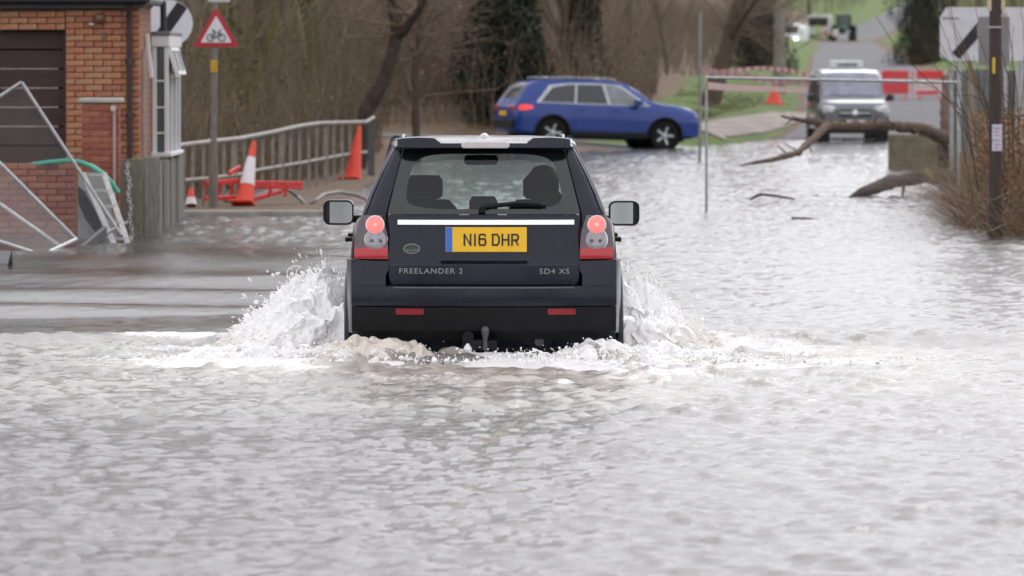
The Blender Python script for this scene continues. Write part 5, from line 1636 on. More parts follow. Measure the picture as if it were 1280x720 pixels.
# ---- silver van facing the camera at the far edge of the flood
def silver_van():
    c = at(1054, 176, 147.0)
    T = thing('grey_van', 'dark grey people carrier with roof sign facing the flood behind the fallen branch', 'van', (c.x + .15, c.y + 4.4, -.03), R(180) + R(2.0))
    silver = M('paint_silver', (.11, .115, .13), .22, .35, var=.08, scale=2, coat=.6)
    lowm = M('van_dark_trim', (.03, .032, .035), .55, var=.2)
    st = [(0.0, .80, .40, 1.05, .80, 1.75, .70), (.10, .88, .34, 1.08, .87, 1.84, .76), (.5, .92, .30, 1.08, .90, 1.88, .79), (1.6, .93, .28, 1.06, .91, 1.90, .80), (2.6, .93, .28, 1.04, .91, 1.89, .79), (2.95, .93, .28, 1.03, .91, 1.83, .78), (3.25, .93, .28, 1.02, .90, 1.62, .77), (3.62, .93, .28, 1.01, .90, 1.29, .80), (3.80, .93, .28, 1.0, .89, 1.13, .80), (4.1, .92, .28, .95, .88, 1.06, .74), (4.30, .87, .30, .86, .83, .97, .66), (4.42, .78, .34, .76, .74, .84, .55)]
    S = Shell(st)
    S.build(T, silver, arches=[(.85, .33, .39, .60), (3.55, .33, .39, .60)])
    ws = M('windscreen_sky', (.22, .22, .28), .10, var=.3, scale=3, spec=.8)  # sky reflection put into the glass colour as pale lavender
    dk = MATS['car_glass_dark']
    S.top_patch('windscreen', np.linspace(2.99, 3.74, 9), lambda y: .70 + .07 * (y - 2.99), .008, ws, T)
    for sx in (-1, 1):
        for lo, hi in (([(.25, 1.14), (1.1, 1.13)], [(.30, 1.66), (1.1, 1.70)]), ([(1.18, 1.13), (2.15, 1.12)], [(1.18, 1.70), (2.15, 1.70)]), ([(2.24, 1.12), (3.35, 1.10)], [(2.24, 1.70), (2.85, 1.66)])):
            S.side_patch('side_window', lerp2(*lo), lerp2(*hi), sx, .008, dk, T)
        S.side_patch('side_panel', lerp2((.5, .42), (3.2, .42)), lerp2((.5, .62), (3.2, .62)), sx, .006, lowm, T)
        for wy in (.85, 3.55):
            make_wheel(T, sx * .82, wy, .33, .33, .22, 6)
        mr = bpy.data.objects.new('door_mirror', None); COL.objects.link(mr); mr.parent = T
        cloft([[(sx * 1.04 + x * k, 3.15 + y, 1.16 + z * k) for x, z in rrect(0, 0, .20, .20, .05, 4)] for y, k in ((-.06, .9), (0, 1.0), (.06, .9), (.10, .5))], 'housing', lowm, mr, 50)
        mb = MB(); mb.tube([(sx * .88, 3.15, 1.10), (sx * .97, 3.15, 1.12)], .03, 8); mb.build('arm', lowm, mr)
        hl = bpy.data.objects.new('headlight', None); COL.objects.link(hl); hl.parent = T
        cloft([[(sx * (.66 + x * k), y + abs(x) * -.25, .84 + z * k + x * .10 * 1) for x, z in rrect(0, 0, .36, .20, .07, 4)] for y, k in ((4.20, 1), (4.40, 1), (4.43, .85))], 'lens', M('headlight_clear', (.62, .64, .66), .15, .2, var=.15, scale=10), hl, 50)
        mb = MB(); mb.tube([(sx * .62, 4.40, .84), (sx * .62, 4.44, .84)], .055, 14); mb.build('bulb', M('headlight_bulb', (.8, .8, .78), .2), hl)
        mb = MB(); mb.box((sx * .70, 4.41, .47), (.16, .05, .10)); mb.build('fog_lamp', MATS['headlight_clear'], T, bevel=.02)
    bm = bpy.data.objects.new('front_bumper', None); COL.objects.link(bm); bm.parent = T
    mb = MB(); mb.box((0, 4.36, .44), (1.62, .20, .30)); mb.build('moulding', lowm, bm, bevel=.06)
    mb = MB(); mb.box((0, 4.45, .36), (.8, .06, .10)); mb.build('air_intake', black_plastic, bm, bevel=.02)
    gr = bpy.data.objects.new('grille', None); COL.objects.link(gr); gr.parent = T
    mb = MB(); mb.box((0, 4.41, .76), (.86, .06, .20)); mb.build('opening', lowm, gr, bevel=.03)
    for z in (.71, .77, .83):
        mb = MB(); mb.box((0, 4.445, z), (.80, .02, .022)); mb.build('grille_bar', chrome_m if z == .77 else lowm, gr)
    mb = MB(); mb.tube([(0, 4.44, .78), (0, 4.465, .78)], .07, 20); mb.build('round_emblem', chrome_m, T, smooth=40)
    mb = MB(); mb.box((0, 4.475, .52), (.52, .012, .11)); mb.build('number_plate', white_m, T)
    mb = MB(); mb.tube([(-.55, 3.72, 1.20), (.1, 3.66, 1.25)], .012, 5); mb.build('wiper', black_plastic, T)
    mb = MB(); mb.tube([(.05, 3.72, 1.20), (.6, 3.66, 1.25)], .012, 5); mb.build('wiper', black_plastic, T)
    # roof sign
    rs = bpy.data.objects.new('roof_sign', None); COL.objects.link(rs); rs.parent = T
    mb = MB(); mb.prism([(x, 1.7, z) for x, z in ((-.46, 1.90), (.46, 1.90), (.42, 2.12), (-.42, 2.12))], (0, .26, 0)); mb.build('sign_box', M('roof_sign_white', (.72, .74, .74), .4), rs, bevel=.03)
    mb = MB(); mb.box((-.03, 1.965, 2.01), (.50, .012, .06)); mb.build('dark_band', M('sign_dark_band', (.12, .13, .13), .5), rs)
    mb = MB(); mb.box((0, 2.2, .29), (1.5, 3.6, .12)); mb.build('underbody', black_plastic, T)
silver_van()

# ---- far traffic on the hill road
def far_van():
    Y = 520.0
    c = at(1006, 61, Y)
    z = gz1(c.x, Y)
    T = thing('white_van', 'distant white van with one lit headlamp on the hill road', 'van', (c.x - .3, Y + 4.8, at(1006, 61, Y).z), R(180) + R(-14))
    st = [(0, .88, .4, 1.2, .9, 2.15, .80), (.1, .95, .35, 1.2, .95, 2.25, .86), (3.4, .97, .35, 1.15, .96, 2.28, .86), (3.7, .97, .35, 1.15, .95, 2.15, .84), (4.3, .96, .35, 1.12, .93, 1.35, .80), (4.6, .94, .36, 1.05, .88, 1.12, .72), (4.9, .85, .42, .85, .80, .92, .6)]
    S = Shell(st); S.build(T, M('paint_white', (.72, .73, .72), .35, var=.06), arches=[(1.0, .36, .42, .6), (4.1, .36, .42, .6)])
    S.top_patch('windscreen', np.linspace(3.72, 4.28, 5), lambda y: .76, .01, MATS['car_glass_dark'], T)
    for sx in (-1, 1):
        S.side_patch('side_window', lerp2((3.1, 1.25), (4.15, 1.2)), lerp2((3.1, 1.8), (3.65, 1.8)), sx, .01, MATS['car_glass_dark'], T)
        for wy in (1.0, 4.1): make_wheel(T, sx * .84, wy, .36, .36, .22, 6)
        lit = sx < 0
        mb = MB(); mb.lathe([(.15, 0), (.16, .06), (.08, .10)], 14, Matrix.Translation((sx * .66, 4.82, .82)) @ Matrix.Rotation(-math.pi / 2, 4, 'X')); mb.build('headlamp', M('headlamp_lit', (.9, .9, .85), .2, emit=(1, .97, .9), estr=14) if lit else MATS['headlight_clear'], T)
    mb = MB(); mb.box((0, 4.9, .48), (1.7, .14, .25)); mb.build('front_bumper', black_plastic, T, bevel=.04)
far_van()
def far_truck():
    Y = 560.0
    T = thing('recovery_truck', 'distant pale flat truck beside the tractor on the hill road', 'truck', tuple(at(1024, 52, Y)), R(170))
    mb = MB(); mb.box((0, 0, 1.6), (2.3, 1.9, 2.0)); mb.build('cab', M('cab_pale', (.55, .56, .54), .4), T, bevel=.12)
    mb = MB(); mb.box((0, .98, 1.95), (1.9, .03, .8)); mb.build('windscreen', MATS['car_glass_dark'], T)
    mb = MB(); mb.box((0, -2.8, 1.1), (2.3, 4.0, .25)); mb.build('flat_bed', M('bed_grey', (.25, .25, .25), .6), T)
    for sx in (-1, 1):
        for wy in (.1, -3.4): make_wheel(T, sx * 1.0, wy, .42, .42, .25, 6)
    mb = MB(); mb.box((-.8, .99, .85), (.35, .04, .30)); mb.build('orange_marker', M('marker_orange', (.75, .10, .03), .5), T)
    mb = MB(); mb.box((0, .99, 1.2), (.25, .04, .9)); mb.build('yellow_stripe', M('stripe_lime', (.45, .50, .05), .5), T)
far_truck()
def far_tractor():
    Y = 555.0
    T = thing('green_tractor', 'distant green farm tractor with big dark wheels on the hill road', 'tractor', tuple(at(1054, 54, Y)), R(172))
    gr = M('tractor_green', (.05, .20, .10), .45, var=.15)
    mb = MB(); mb.box((0, 1.2, 1.25), (.7, 1.9, .65)); mb.build('bonnet', gr, T, bevel=.12)
    mb = MB(); mb.box((0, 2.17, 1.2), (.6, .06, .6)); mb.build('grille', black_plastic, T)
    cb = bpy.data.objects.new('cab', None); COL.objects.link(cb); cb.parent = T
    mb = MB(); mb.box((0, -.4, 2.75), (1.5, 1.5, .16)); mb.build('cab_roof', gr, cb, bevel=.06)
    for sx in (-1, 1):
        for y in (-1.05, .25):
            mb = MB(); mb.beam((sx * .66, y, 1.2), (sx * .66, y * .9, 2.7), .08, .08, (0, 1, 0)); mb.build('cab_pillar', black_plastic, cb)
    mb = MB(); mb.box((0, -.4, 1.95), (1.28, 1.25, 1.4)); mb.build('cab_glass', M('tractor_glass', (.10, .13, .13), .1, spec=.8), cb, bevel=.03)
    for sx in (-1, 1):
        make_wheel(T, sx * .98, -.6, .85, .85, .5, 8, .55); make_wheel(T, sx * .85, 1.6, .55, .55, .35, 8, .55)
        mb = MB(); mb.box((sx * .9, -.6, 1.78), (.5, 1.1, .06)); mb.build('mudguard', gr, T, bevel=.02)
    mb = MB(); mb.box((.55, 2.3, .95), (.62, .4, .75)); mb.build('front_weight', M('weight_pale', (.62, .58, .55), .6), T, bevel=.15)
    mb = MB(); mb.tube([(.3, 1.0, 1.5), (.3, 1.0, 2.5)], .05, 8); mb.build('exhaust_stack', black_plastic, T)
far_tractor()
# ------------------------------------------------------------------ right hand roadside
bark_dark = M('bark_dark_wet', (.055, .038, .028), .8, var=.45, scale=7, bump=.8, bscale=30, stretch=(3, 3, .8))
bark_tan = M('bark_tan', (.115, .075, .050), .9, var=.55, spec=.2, scale=6, bump=.6, bscale=24)
def knotty(pts, r, n=12, seed=1, amp=.18):
    """uneven limb: tube with wobbling radius"""
    rr = random.Random(seed)
    P_ = [Vector(p) for p in pts]
    out, rad = [], []
    k = 10
    for i in range(len(P_) - 1):
        for j in range(k):
            f = j / k
            out.append(P_[i].lerp(P_[i + 1], f) + Vector((rr.uniform(-1, 1), rr.uniform(-1, 1), rr.uniform(-1, 1))) * r[i] * amp)
            rad.append((r[i] + (r[i + 1] - r[i]) * f) * (1 + rr.uniform(-amp, amp)))
    out.append(P_[-1]); rad.append(r[-1])
    return out, rad
def branch():
    T = thing('fallen_branch', 'forked brown fallen branch reaching across in front of the grey people carrier', 'branch', tuple(at(1180, 175, 98)))
    c = Vector(T.location)
    mb = MB(); p, r = knotty([at(1192, 188, 100) - c, at(1180, 172, 98) - c, at(1150, 161, 96) - c, at(1110, 156, 95) - c, at(1065, 158, 94) - c, at(1032, 157, 93) - c], [.13, .11, .095, .085, .08, .075], seed=2, amp=.16); mb.tube(p, r, 12); mb.build('main_limb', bark_tan, T, smooth=60)
    mb = MB(); p, r = knotty([at(1034, 157, 93) - c, at(1018, 172, 91) - c, at(998, 191, 89) - c, at(968, 199, 88) - c, at(924, 207, 87) - c], [.075, .06, .05, .042, .010], seed=3, amp=.16); mb.tube(p, r, 10); mb.build('lower_fork', bark_tan, T, smooth=60)
    mb = MB(); p, r = knotty([at(1036, 156, 93) - c, at(1010, 152, 93) - c, at(976, 145, 93) - c], [.06, .045, .015], seed=4, amp=.16); mb.tube(p, r, 10); mb.build('upper_fork', bark_tan, T, smooth=60)
    rr = random.Random(3)
    for (px, py, Y_, dx, dy) in [(1000, 190, 89.5, -20, -12), (985, 195, 88.5, -14, -14), (960, 201, 87.8, -20, 5), (1010, 180, 90, 6, 16), (1060, 158, 94, -8, -16), (1090, 156, 94.5, 10, -18), (1120, 157, 95, -14, -12), (1140, 159, 95.5, 12, 14), (1006, 152, 93, -18, -9), (990, 149, 93, -12, 8)]:
        a_ = at(px, py, Y_) - c; b_ = at(px + dx, py + dy, Y_ - .2) - c
        mb = MB(); mb.tube([a_, a_.lerp(b_, .5) + Vector((0, 0, rr.uniform(-.03, .05))), b_], [.018, .012, .004], 5); mb.build('side_twig', bark_tan, T, smooth=60)
branch()
def log():
    T = thing('floating_log', 'thick dark wet log lying in the water below the concrete block', 'log', tuple(at(1130, 232, 88)))
    c = Vector(T.location)
    mb = MB(); p, r = knotty([at(1060, 248, 86) - c, at(1080, 240, 86.3) - c, at(1110, 228, 87) - c, at(1150, 221, 88) - c, at(1208, 222, 89) - c], [.02, .085, .105, .11, .10], seed=5, amp=.12); mb.tube(p, r, 12); mb.build('trunk', bark_dark, T, smooth=60)
    mb = MB(); mb.tube([at(1130, 230, 87.2) - c, at(1128, 246, 87) - c], [.03, .018], 8); mb.build('snag', bark_dark, T, smooth=60)
    mb = MB(); mb.tube([at(1158, 214, 87.8) - c, at(1166, 226, 87.6) - c], [.06, .05], 8); mb.build('broken_stub', M('moss_yellow', (.20, .19, .05), .85), T, smooth=60)
log()
def twig(label, pts, r):
    mb = MB(); mb.tube([at(*p) for p in pts], r, 6)
    o = mb.build('stick', bark_dark, smooth=60); tag(o, label, 'stick')
twig('thin bent stick standing out of the water behind the mesh fence', [(937, 250, 83), (945, 245, 83), (952, 243, 83), (970, 245, 83.5), (994, 249, 83.5)], [.012, .022, .02, .02, .012])
twig('short straight dark stick floating in the open water past the fence', [(990, 273, 74.5), (1005, 274.5, 74.4), (1032, 276, 74.3)], [.02, .032, .02])
def concrete_block():
    T = thing('concrete_block', 'square mossy green concrete block above the dark log', 'block', tuple(at(1147, 212, 109)))
    c = Vector(T.location)
    a, b = at(1113, 168, 109), at(1172, 212, 109)
    mb = MB(); mb.box(((a.x + b.x) / 2 - c.x, .35, (a.z - .2) / 2 - c.z), (b.x - a.x, .7, a.z + .2)); mb.build('block', M('concrete_moss', (.135, .135, .06), .9, var=.35, scale=5, bump=.4, col2=(.17, .15, .10)), T, bevel=.03)
    mb = MB(); mb.box((b.x + .17 - c.x, .5, (a.z - .25) / 2 - c.z), (.36, .6, a.z + .1)); mb.build('shaded_end', M('concrete_dark', (.06, .055, .04), .9, var=.3), T, bevel=.03)  # shade of this end put into a darker concrete colour
concrete_block()
def stump():
    T = thing('tree_stump', 'broken brown tree stump where the fallen branch begins', 'stump', tuple(at(1186, 214, 100)))
    c = Vector(T.location)
    mb = MB(); p, r = knotty([Vector((0, 0, -.4)), Vector((.02, 0, .2)), at(1184, 160, 100) - c, at(1181, 96, 101) - c], [.24, .20, .13, .06], seed=8, amp=.10); mb.tube(p, r, 12); mb.build('trunk', M('stump_brown', (.11, .065, .045), .9, var=.35, scale=6, bump=.5), T, smooth=60)
    mb = MB(); p, r = knotty([at(1184, 170, 100) - c, at(1200, 150, 101) - c], [.10, .04], seed=9); mb.tube(p, r, 8); mb.build('broken_limb', MATS['stump_brown'], T, smooth=60)
stump()
# telegraph pole with notice
def tele_pole():
    b = onz(1244, 296, 0); Y = b.y
    T = thing('telegraph_pole', 'dark brown wooden telegraph pole with a paper notice among the brambles', 'pole', (b.x, Y, -.3))
    c = Vector(T.location)
    wood = M('pole_creosote', (.060, .042, .036), .8, var=.35, scale=5, bump=.3, stretch=(6, 6, .6))
    mb = MB(); mb.tube([(0, 0, 0), (-.005, 0, 1.5), (-.01, 0, 6.5)], [.082, .076, .062], 16); mb.build('shaft', wood, T, smooth=50)
    p = at(1245.5, 172, Y) - c
    nt_ = bpy.data.objects.new('notice', None); COL.objects.link(nt_); nt_.parent = T
    mb = MB(); mb.box((p.x, -.085, p.z), (.115, .006, .31)); mb.build('paper', M('notice_paper', (.62, .58, .66), .6, var=.08), nt_)
    for k, z in enumerate((.11, .07, .03, -.03, -.08, -.12)):
        mb = MB(); mb.box((p.x + (-.01 if k % 2 else .0), -.090, p.z + z), (.085 - .02 * (k % 3), .003, .012)); mb.build('print_line', M('notice_ink', (.30, .20, .34), .6), nt_)
    p = at(1241.5, 82, Y) - c
    mb = MB(); mb.box((p.x, -.085, p.z), (.035, .012, .19)); mb.build('yellow_plate', M('pole_yellow', (.62, .46, .03), .5), T)
    for px in (1236.5, 1253.5):
        p = at(px, 2, Y) - c
        mb = MB(); mb.box((p.x, -.03, p.z + .10), (.045, .05, .42)); mb.build('cable_guard', M('guard_cream', (.52, .44, .26), .6), T)
    p = at(1243, 34, Y) - c
    mb = MB(); mb.box((p.x, -.08, p.z), (.16, .01, .02)); mb.build('strap', galv, T)
tele_pole()
# large white direction board with black bar, grey plate in front
def board_sign():
    Y = 90.0
    b = at(1228, 240, Y)
    T = thing('white_board_sign', 'large white sign board with a thick black diagonal bar behind brambles', 'sign', (b.x, Y, -.1))
    c = Vector(T.location)
    wm = M('board_white', (.60, .60, .62), .5, var=.12, scale=5)
    mb = MB(); mb.prism([at(px, py, Y) - c for px, py in ((1175, 70), (1175, 22), (1183, 9), (1300, 9), (1300, 72), (1280, 76), (1185, 76))], (0, .03, 0)); mb.build('board', wm, T)
    mb = MB(); mb.prism([at(px, py, Y - .006) - c for px, py in ((1190, 66), (1222, 28), (1222, 48), (1199, 74))], (0, -.004, 0)); mb.build('black_bar', MATS['sign_black'], T)
    mb = MB(); mb.prism([at(px, py, Y - .006) - c for px, py in ((1178, 21), (1199, 22), (1199, 24), (1178, 23.5))], (0, -.004, 0)); mb.build('grey_line', M('line_grey', (.25, .25, .26), .6), T)
    for px0, m in ((1199, galv), (1213, M('stake_pale', (.28, .22, .16), .8, var=.25)), (1277, galv)):
        p = at(px0, 100, Y + .04) - c
        mb = MB(); mb.tube([(p.x, .06, -.4), (p.x, .06, at(px0, 20, Y).z - c.z)], .045, 10); mb.build('post', m, T, smooth=50)
    T2 = thing('grey_plate_sign', 'plain grey back of a square sign plate between pole and white board', 'sign', tuple(at(1242, 230, 86)))
    c2 = Vector(T2.location)
    mb = MB(); mb.prism([at(px, py, 86) - c2 for px, py in ((1223, 21), (1262, 21), (1262, 82), (1223, 82))], (0, .012, 0)); mb.build('plate', M('plate_back_grey', (.22, .21, .21), .55, .15, var=.15), T2)
    mb = MB(); p = at(1256, 100, 86.1) - c2; mb.tube([(p.x, .06, -.3), (p.x, .06, at(1256, 15, 86).z - c2.z)], .035, 10); mb.build('post', galv, T2, smooth=50)
    for py in (36, 68):
        p = at(1242, py, 86) - c2
        mb = MB(); mb.box((p.x, .03, p.z), (.40, .03, .03)); mb.build('clamp_rail', galv, T2)
board_sign()
mb = MB(); a, b = at(1213, 262, 79), at(1214, 90, 79)
mb.tube([a - Vector((0, 0, .2)), b], [.05, .045], 10); o = mb.build('timber_stake', M('stake_tan', (.26, .20, .15), .85, var=.3, scale=8, stretch=(5, 5, 1)), smooth=50); tag(o, 'pale round timber stake at the end of the mesh fence', 'post')
mb = MB(); a, b = at(1205, 240, 80), at(1204, 190, 80)
mb.tube([a - Vector((0, 0, .2)), b], [.045, .05], 10); o = mb.build('timber_stake', M('stake_orange', (.30, .19, .10), .85, var=.3), smooth=50); tag(o, 'short sawn off orange brown stake beside the pale round stake', 'post')
# grey sheet fence behind
T = thing('sheet_fence', 'grey corrugated sheet fence behind the brambles and sign posts', 'fence', tuple(at(1230, 170, 96)))
c = Vector(T.location)
x = at(1186, 120, 96).x - c.x
k = 0
sm = M('sheet_grey_green', (.17, .175, .165), .65, .1, var=.2, scale=3)
while x < at(1330, 120, 96).x - c.x:
    mb = MB()
    ztop = at(1230, 88, 96).z - c.z + .02 * (k % 2)
    pts = [(x + .40 * i / 12, .02 * math.cos(i * math.pi / 1.5), 0) for i in range(13)]
    mb.grid([[(px_, py_, -1.2) for px_, py_, _ in pts], [(px_, py_, ztop) for px_, py_, _ in pts]])
    o = mb.build('sheet', sm, T, smooth=60)
    x += .405; k += 1
for px in (1190, 1247, 1272):
    p = at(px, 90, 95.9) - c
    mb = MB(); mb.box((p.x, -.06, p.z - .9), (.07, .07, 2.0)); mb.build('post', galv, T)
# slim grey pole behind the mesh fence
a = at(875, 16, 118)
mb = MB(); mb.tube([Vector((a.x, 118, -.3)), a], [.035, .032], 10); o = mb.build('slim_pole', M('pole_slim_grey', (.27, .27, .28), .55, .2), smooth=50); tag(o, 'tall slim grey pole rising above the corner of the mesh fence', 'pole')
# red and white tape strung from the slim pole
def tape(label, pts, w, seed):
    T = thing('barrier_tape', label, 'tape', tuple(at(*pts[0])))
    c = Vector(T.location)
    P_ = [at(*p) - c for p in pts]
    fine = []
    for i in range(len(P_) - 1):
        for j in range(30): fine.append(P_[i].lerp(P_[i + 1], j / 30))
    fine.append(P_[-1])
    rr = random.Random(seed)
    for k, m in ((0, M('tape_red', (.46, .13, .12), .5)), (1, M('tape_white', (.55, .49, .46), .5))):
        mb = MB()
        for i in range(len(fine) - 1):
            if i % 2 == k:
                a_, b_ = fine[i], fine[i + 1]
                t0 = .02 * math.sin(i * .7 + seed); t1 = .02 * math.sin((i + 1) * .7 + seed)
                mb.quad(a_ + Vector((0, t0, -w / 2)), b_ + Vector((0, t1, -w / 2)), b_ + Vector((0, -t1, w / 2)), a_ + Vector((0, -t0, w / 2)))
        o = mb.build('red_stripes' if k == 0 else 'white_stripes', m, T); o['kind'] = 'stuff'
tape('upper strip of red and white tape sagging from the slim pole', [(876, 86, 117.8), (900, 92, 117), (940, 97, 116), (975, 101, 116), (1012, 102, 115)], .14, 1)
tape('lower strip of red and white tape tied to the mesh fence post', [(884, 107, 77.5), (920, 110, 90), (960, 111, 105), (1010, 113, 116)], .10, 2)
tape('loose arched length of faded tape blowing above the other strips', [(880, 92, 117.6), (915, 88, 117), (950, 85, 117), (980, 87, 117), (1010, 94, 117)], .08, 3)
# distant red and white water-filled barriers closing the road
def road_barrier():
    Y = 203.0
    a, b = at(1097, 122, Y), at(1184, 122, Y)
    n = 2
    for k in range(n):
        x0 = a.x + (b.x - a.x) * k / n; x1 = a.x + (b.x - a.x) * (k + 1) / n
        xc = (x0 + x1) / 2
        z = gz1(xc, Y)
        T = thing('road_barrier', ['all red plastic road barrier across the rising road, next to the grey people carrier', 'red and white plastic road barrier across the rising road, next to the stump'][k], 'barrier', (xc, Y, a.z - .02), 0, 'plastic barriers across the road')
        red = M('barrier_bright_red', (.66, .045, .055), .5, var=.12)
        w = x1 - x0 - .04
        h = at(1100, 87, Y).z - a.z
        mb = MB(); mb.box((0, 0, h * .84), (w, .08, h * .30)); mb.build('top_board', red, T, bevel=.02)
        mb = MB(); mb.box((0, 0, h * .36), (w, .07, h * .42)); mb.build('panel', red if k == 0 else M('barrier_pale', (.66, .52, .52), .5), T, bevel=.02)
        for sx in (-1, 1):
            mb = MB(); mb.box((sx * w * .44, -.01, h * .5), (.09, .11, h)); mb.build('upright', M('barrier_white_post', (.62, .55, .54), .5), T)
            mb = MB(); mb.box((sx * w * .30, 0, -.0), (.16, .5, .10)); mb.build('foot', cone_or, T, bevel=.02)
        if k:
            mb = MB(); mb.beam((-w * .45, -.05, h * .18), (w * .25, -.05, h * .2), .02, .14); mb.build('red_stripe', red, T)
road_barrier()
cone('stubby orange cone standing on the grass verge below the tape', at(967, 129, 160), at(969.5, 106, 160), .24, [])
# ------------------------------------------------------------------ bare winter trees
bark_a = M('bark_brown', (.085, .062, .044), .9, var=.4, scale=5, bump=.5, bscale=20, stretch=(3, 3, .8))
bark_b = M('bark_olive', (.105, .095, .045), .9, var=.4, scale=5, bump=.5, bscale=20, stretch=(3, 3, .8))
twig_m = M('twig_brown', (.175, .130, .092), .9, var=.35, scale=2)
twig_o = M('twig_olive', (.145, .122, .064), .9, var=.35, scale=2)
def grow(mbs, rr, p, d, r, L, lvl, maxlvl, kids):
    segs = [6, 5, 4, 3, 2][min(lvl, 4)]
    sides = [9, 6, 4, 3, 3][min(lvl, 4)]
    pts, rad = [p.copy()], [r]
    q = p.copy(); dd = d.copy()
    for i in range(segs):
        dd = (dd + Vector((rr.uniform(-1, 1), rr.uniform(-1, 1), rr.uniform(-.5, .9))) * (.10 + .07 * lvl)).normalized()
        q = q + dd * (L / segs)
        pts.append(q.copy()); rad.append(r * (1 - (.55 if lvl < maxlvl else .75) * (i + 1) / segs))
    mbs[0 if lvl < 1 else 1].tube(pts, rad, sides, cap=False)
    if lvl >= maxlvl:
        return
    n = kids[lvl]
    for k in range(n):
        f = rr.uniform(.12 if lvl == 0 else .2, 1.0) if k else 1.0
        x = f * segs
        i = min(int(x), segs - 1)
        b = pts[i].lerp(pts[i + 1], x - i)
        ax = (pts[i + 1] - pts[i]).normalized()
        s = ax.cross(Vector((rr.uniform(-1, 1), rr.uniform(-1, 1), rr.uniform(-1, 1)))).normalized()
        a = rr.uniform(.45, 1.15)
        nd = (ax * math.cos(a) + s * math.sin(a))
        nd.z += .15
        grow(mbs, rr, b, nd.normalized(), max(rad[i] * rr.uniform(.38, .6), .006), L * rr.uniform(.38, .62), lvl + 1, maxlvl, kids)
def bare_tree_meshes(seed, h, r, kids=(9, 6, 5, 3), lean=(0, 0), bark=None, twig=None):
    rr = random.Random(seed)
    a, b = MB(), MB()
    grow((a, b), rr, Vector((0, 0, -.2)), Vector((lean[0], lean[1], 1)).normalized(), r, h, 0, 4, kids)
    return a.mesh('trunk', bark or bark_a, 60), b.mesh('crown', twig or twig_m, 60)
def plant_tree(name, label, meshes, x, y, rot=0, s=1.0, group=None, cat='tree'):
    T = thing(name, label, cat, (x, y, gz1(x, y)), rot, group)
    T.scale = (s, s, s)
    link('trunk', meshes[0], T); link('crown', meshes[1], T)
    return T
TV = [bare_tree_meshes(11, 9, .16), bare_tree_meshes(12, 8, .11, (11, 6, 5, 3), bark=bark_b, twig=twig_o), bare_tree_meshes(13, 10, .20, (10, 6, 5, 3), (.15, 0)), bare_tree_meshes(14, 6.5, .07, (12, 7, 5, 2)), bare_tree_meshes(15, 7, .09, (12, 6, 5, 3), (-.2, .1), bark_b, twig_m)]
rt = random.Random(5)
spots = []
while len(spots) < 46:
    y = rt.uniform(92, 128) if rt.random() < .42 else rt.uniform(143, 235)
    half = y * .088
    x = rt.uniform(-half - 3, min(half, float(xroad(y)) - 6.5))
    if y < 130 and x > np.interp(y, RAIL_Y, RAIL_X) - 1.2: continue
    if y > 130 and x > float(xroad(y)) - 7.0: continue
    px_ = 640 + x / y * F
    if y < 130 and px_ > 440: continue
    if 580 < px_ < 690 and y < 150: continue
    if all((x - a) ** 2 + ((y - b) / 3) ** 2 > .7 for a, b in spots): spots.append((x, y))
for i, (x, y) in enumerate(spots):
    near = y < 130
    plant_tree('bare_tree', 'slim bare brown tree growing on the bank behind the railing' if near else 'slim bare brown tree in the wood behind the side road', TV[rt.randrange(5)], x, y, rt.uniform(0, 6.28), rt.uniform(.8, 1.25), 'bare trees behind the railing' if near else 'bare trees behind the side road')
# far trees up the hill on both sides of the road
k = 0
while k < 34:
    y = rt.uniform(240, 760)
    side = rt.random() < .72
    xr = float(xroad(y))
    x = xr - rt.uniform(9, 70) if side else xr + rt.uniform(14, 70)
    px_ = 640 + x / y * F
    if px_ < -40 or px_ > 1330: continue
    if not side and y < 560: continue
    plant_tree('bare_tree', 'far bare tree on the slope left of the hill road' if side else 'far bare tree in the hedge line above the green bank', TV[rt.randrange(5)], x, y, rt.uniform(0, 6.28), rt.uniform(1.0, 1.6), 'far trees on the wooded slope' if side else 'far trees above the green bank'); k += 1
for k in range(9):
    y = 640 + k * 16; x = float(xroad(y)) + rt.uniform(-16, 26)
    if abs(x - xroad(y)) < 5: x += 11
    plant_tree('bare_tree', 'bare tree at the head of the hill road on the skyline', TV[k % 5], x, y, k, 1.3, 'trees at the head of the hill road')

# the lane behind the photographer, which the door mirrors and the car's paint reflect
for k in range(14):
    x = (-1 if k % 2 else 1) * (7 + (k // 2) * 3.2); y = -22 - (k * 7) % 26
    T = thing('bare_tree', 'bare tree lining the lane behind the photographer', 'tree', (x, y, -.25), k, 'trees lining the lane behind the photographer'); T.scale = (1.2, 1.2, 1.2)
    link('trunk', TV[k % 5][0], T); link('crown', TV[k % 5][1], T)

# ---- the trees one can tell apart
def limb_tree(name, label, trunk_pts, radii, limbs, mat, seed, twig=None, n=12, twigs=40):
    base = trunk_pts[0]
    T = thing(name, label, 'tree', tuple(base))
    mb = MB(); p, r = knotty([q - base for q in trunk_pts], radii, seed=seed, amp=.06); mb.tube(p, r, n); mb.build('trunk', mat, T, smooth=60)
    rr = random.Random(seed)
    for lp, lr in limbs:
        mb = MB(); p, r = knotty([q - base for q in lp], lr, seed=seed + 1, amp=.06); mb.tube(p, r, 8); mb.build('limb', mat, T, smooth=60)
    c = MB()
    for i in range(twigs):
        src = rr.choice([trunk_pts] + [l[0] for l in limbs])
        j = rr.randrange(1, len(src))
        b = src[j - 1].lerp(src[j], rr.random()) - base
        if b.z < 1.0: continue
        d = Vector((rr.uniform(-1, 1), rr.uniform(-.6, .6), rr.uniform(-.1, 1))).normalized()
        grow((c, c), rr, b, d, .022, rr.uniform(.8, 2.0), 2, 4, (0, 0, 4, 3))
    c.build('crown', twig or twig_m, T)
    return T
g = lambda px, py, Y: at(px, py, Y)
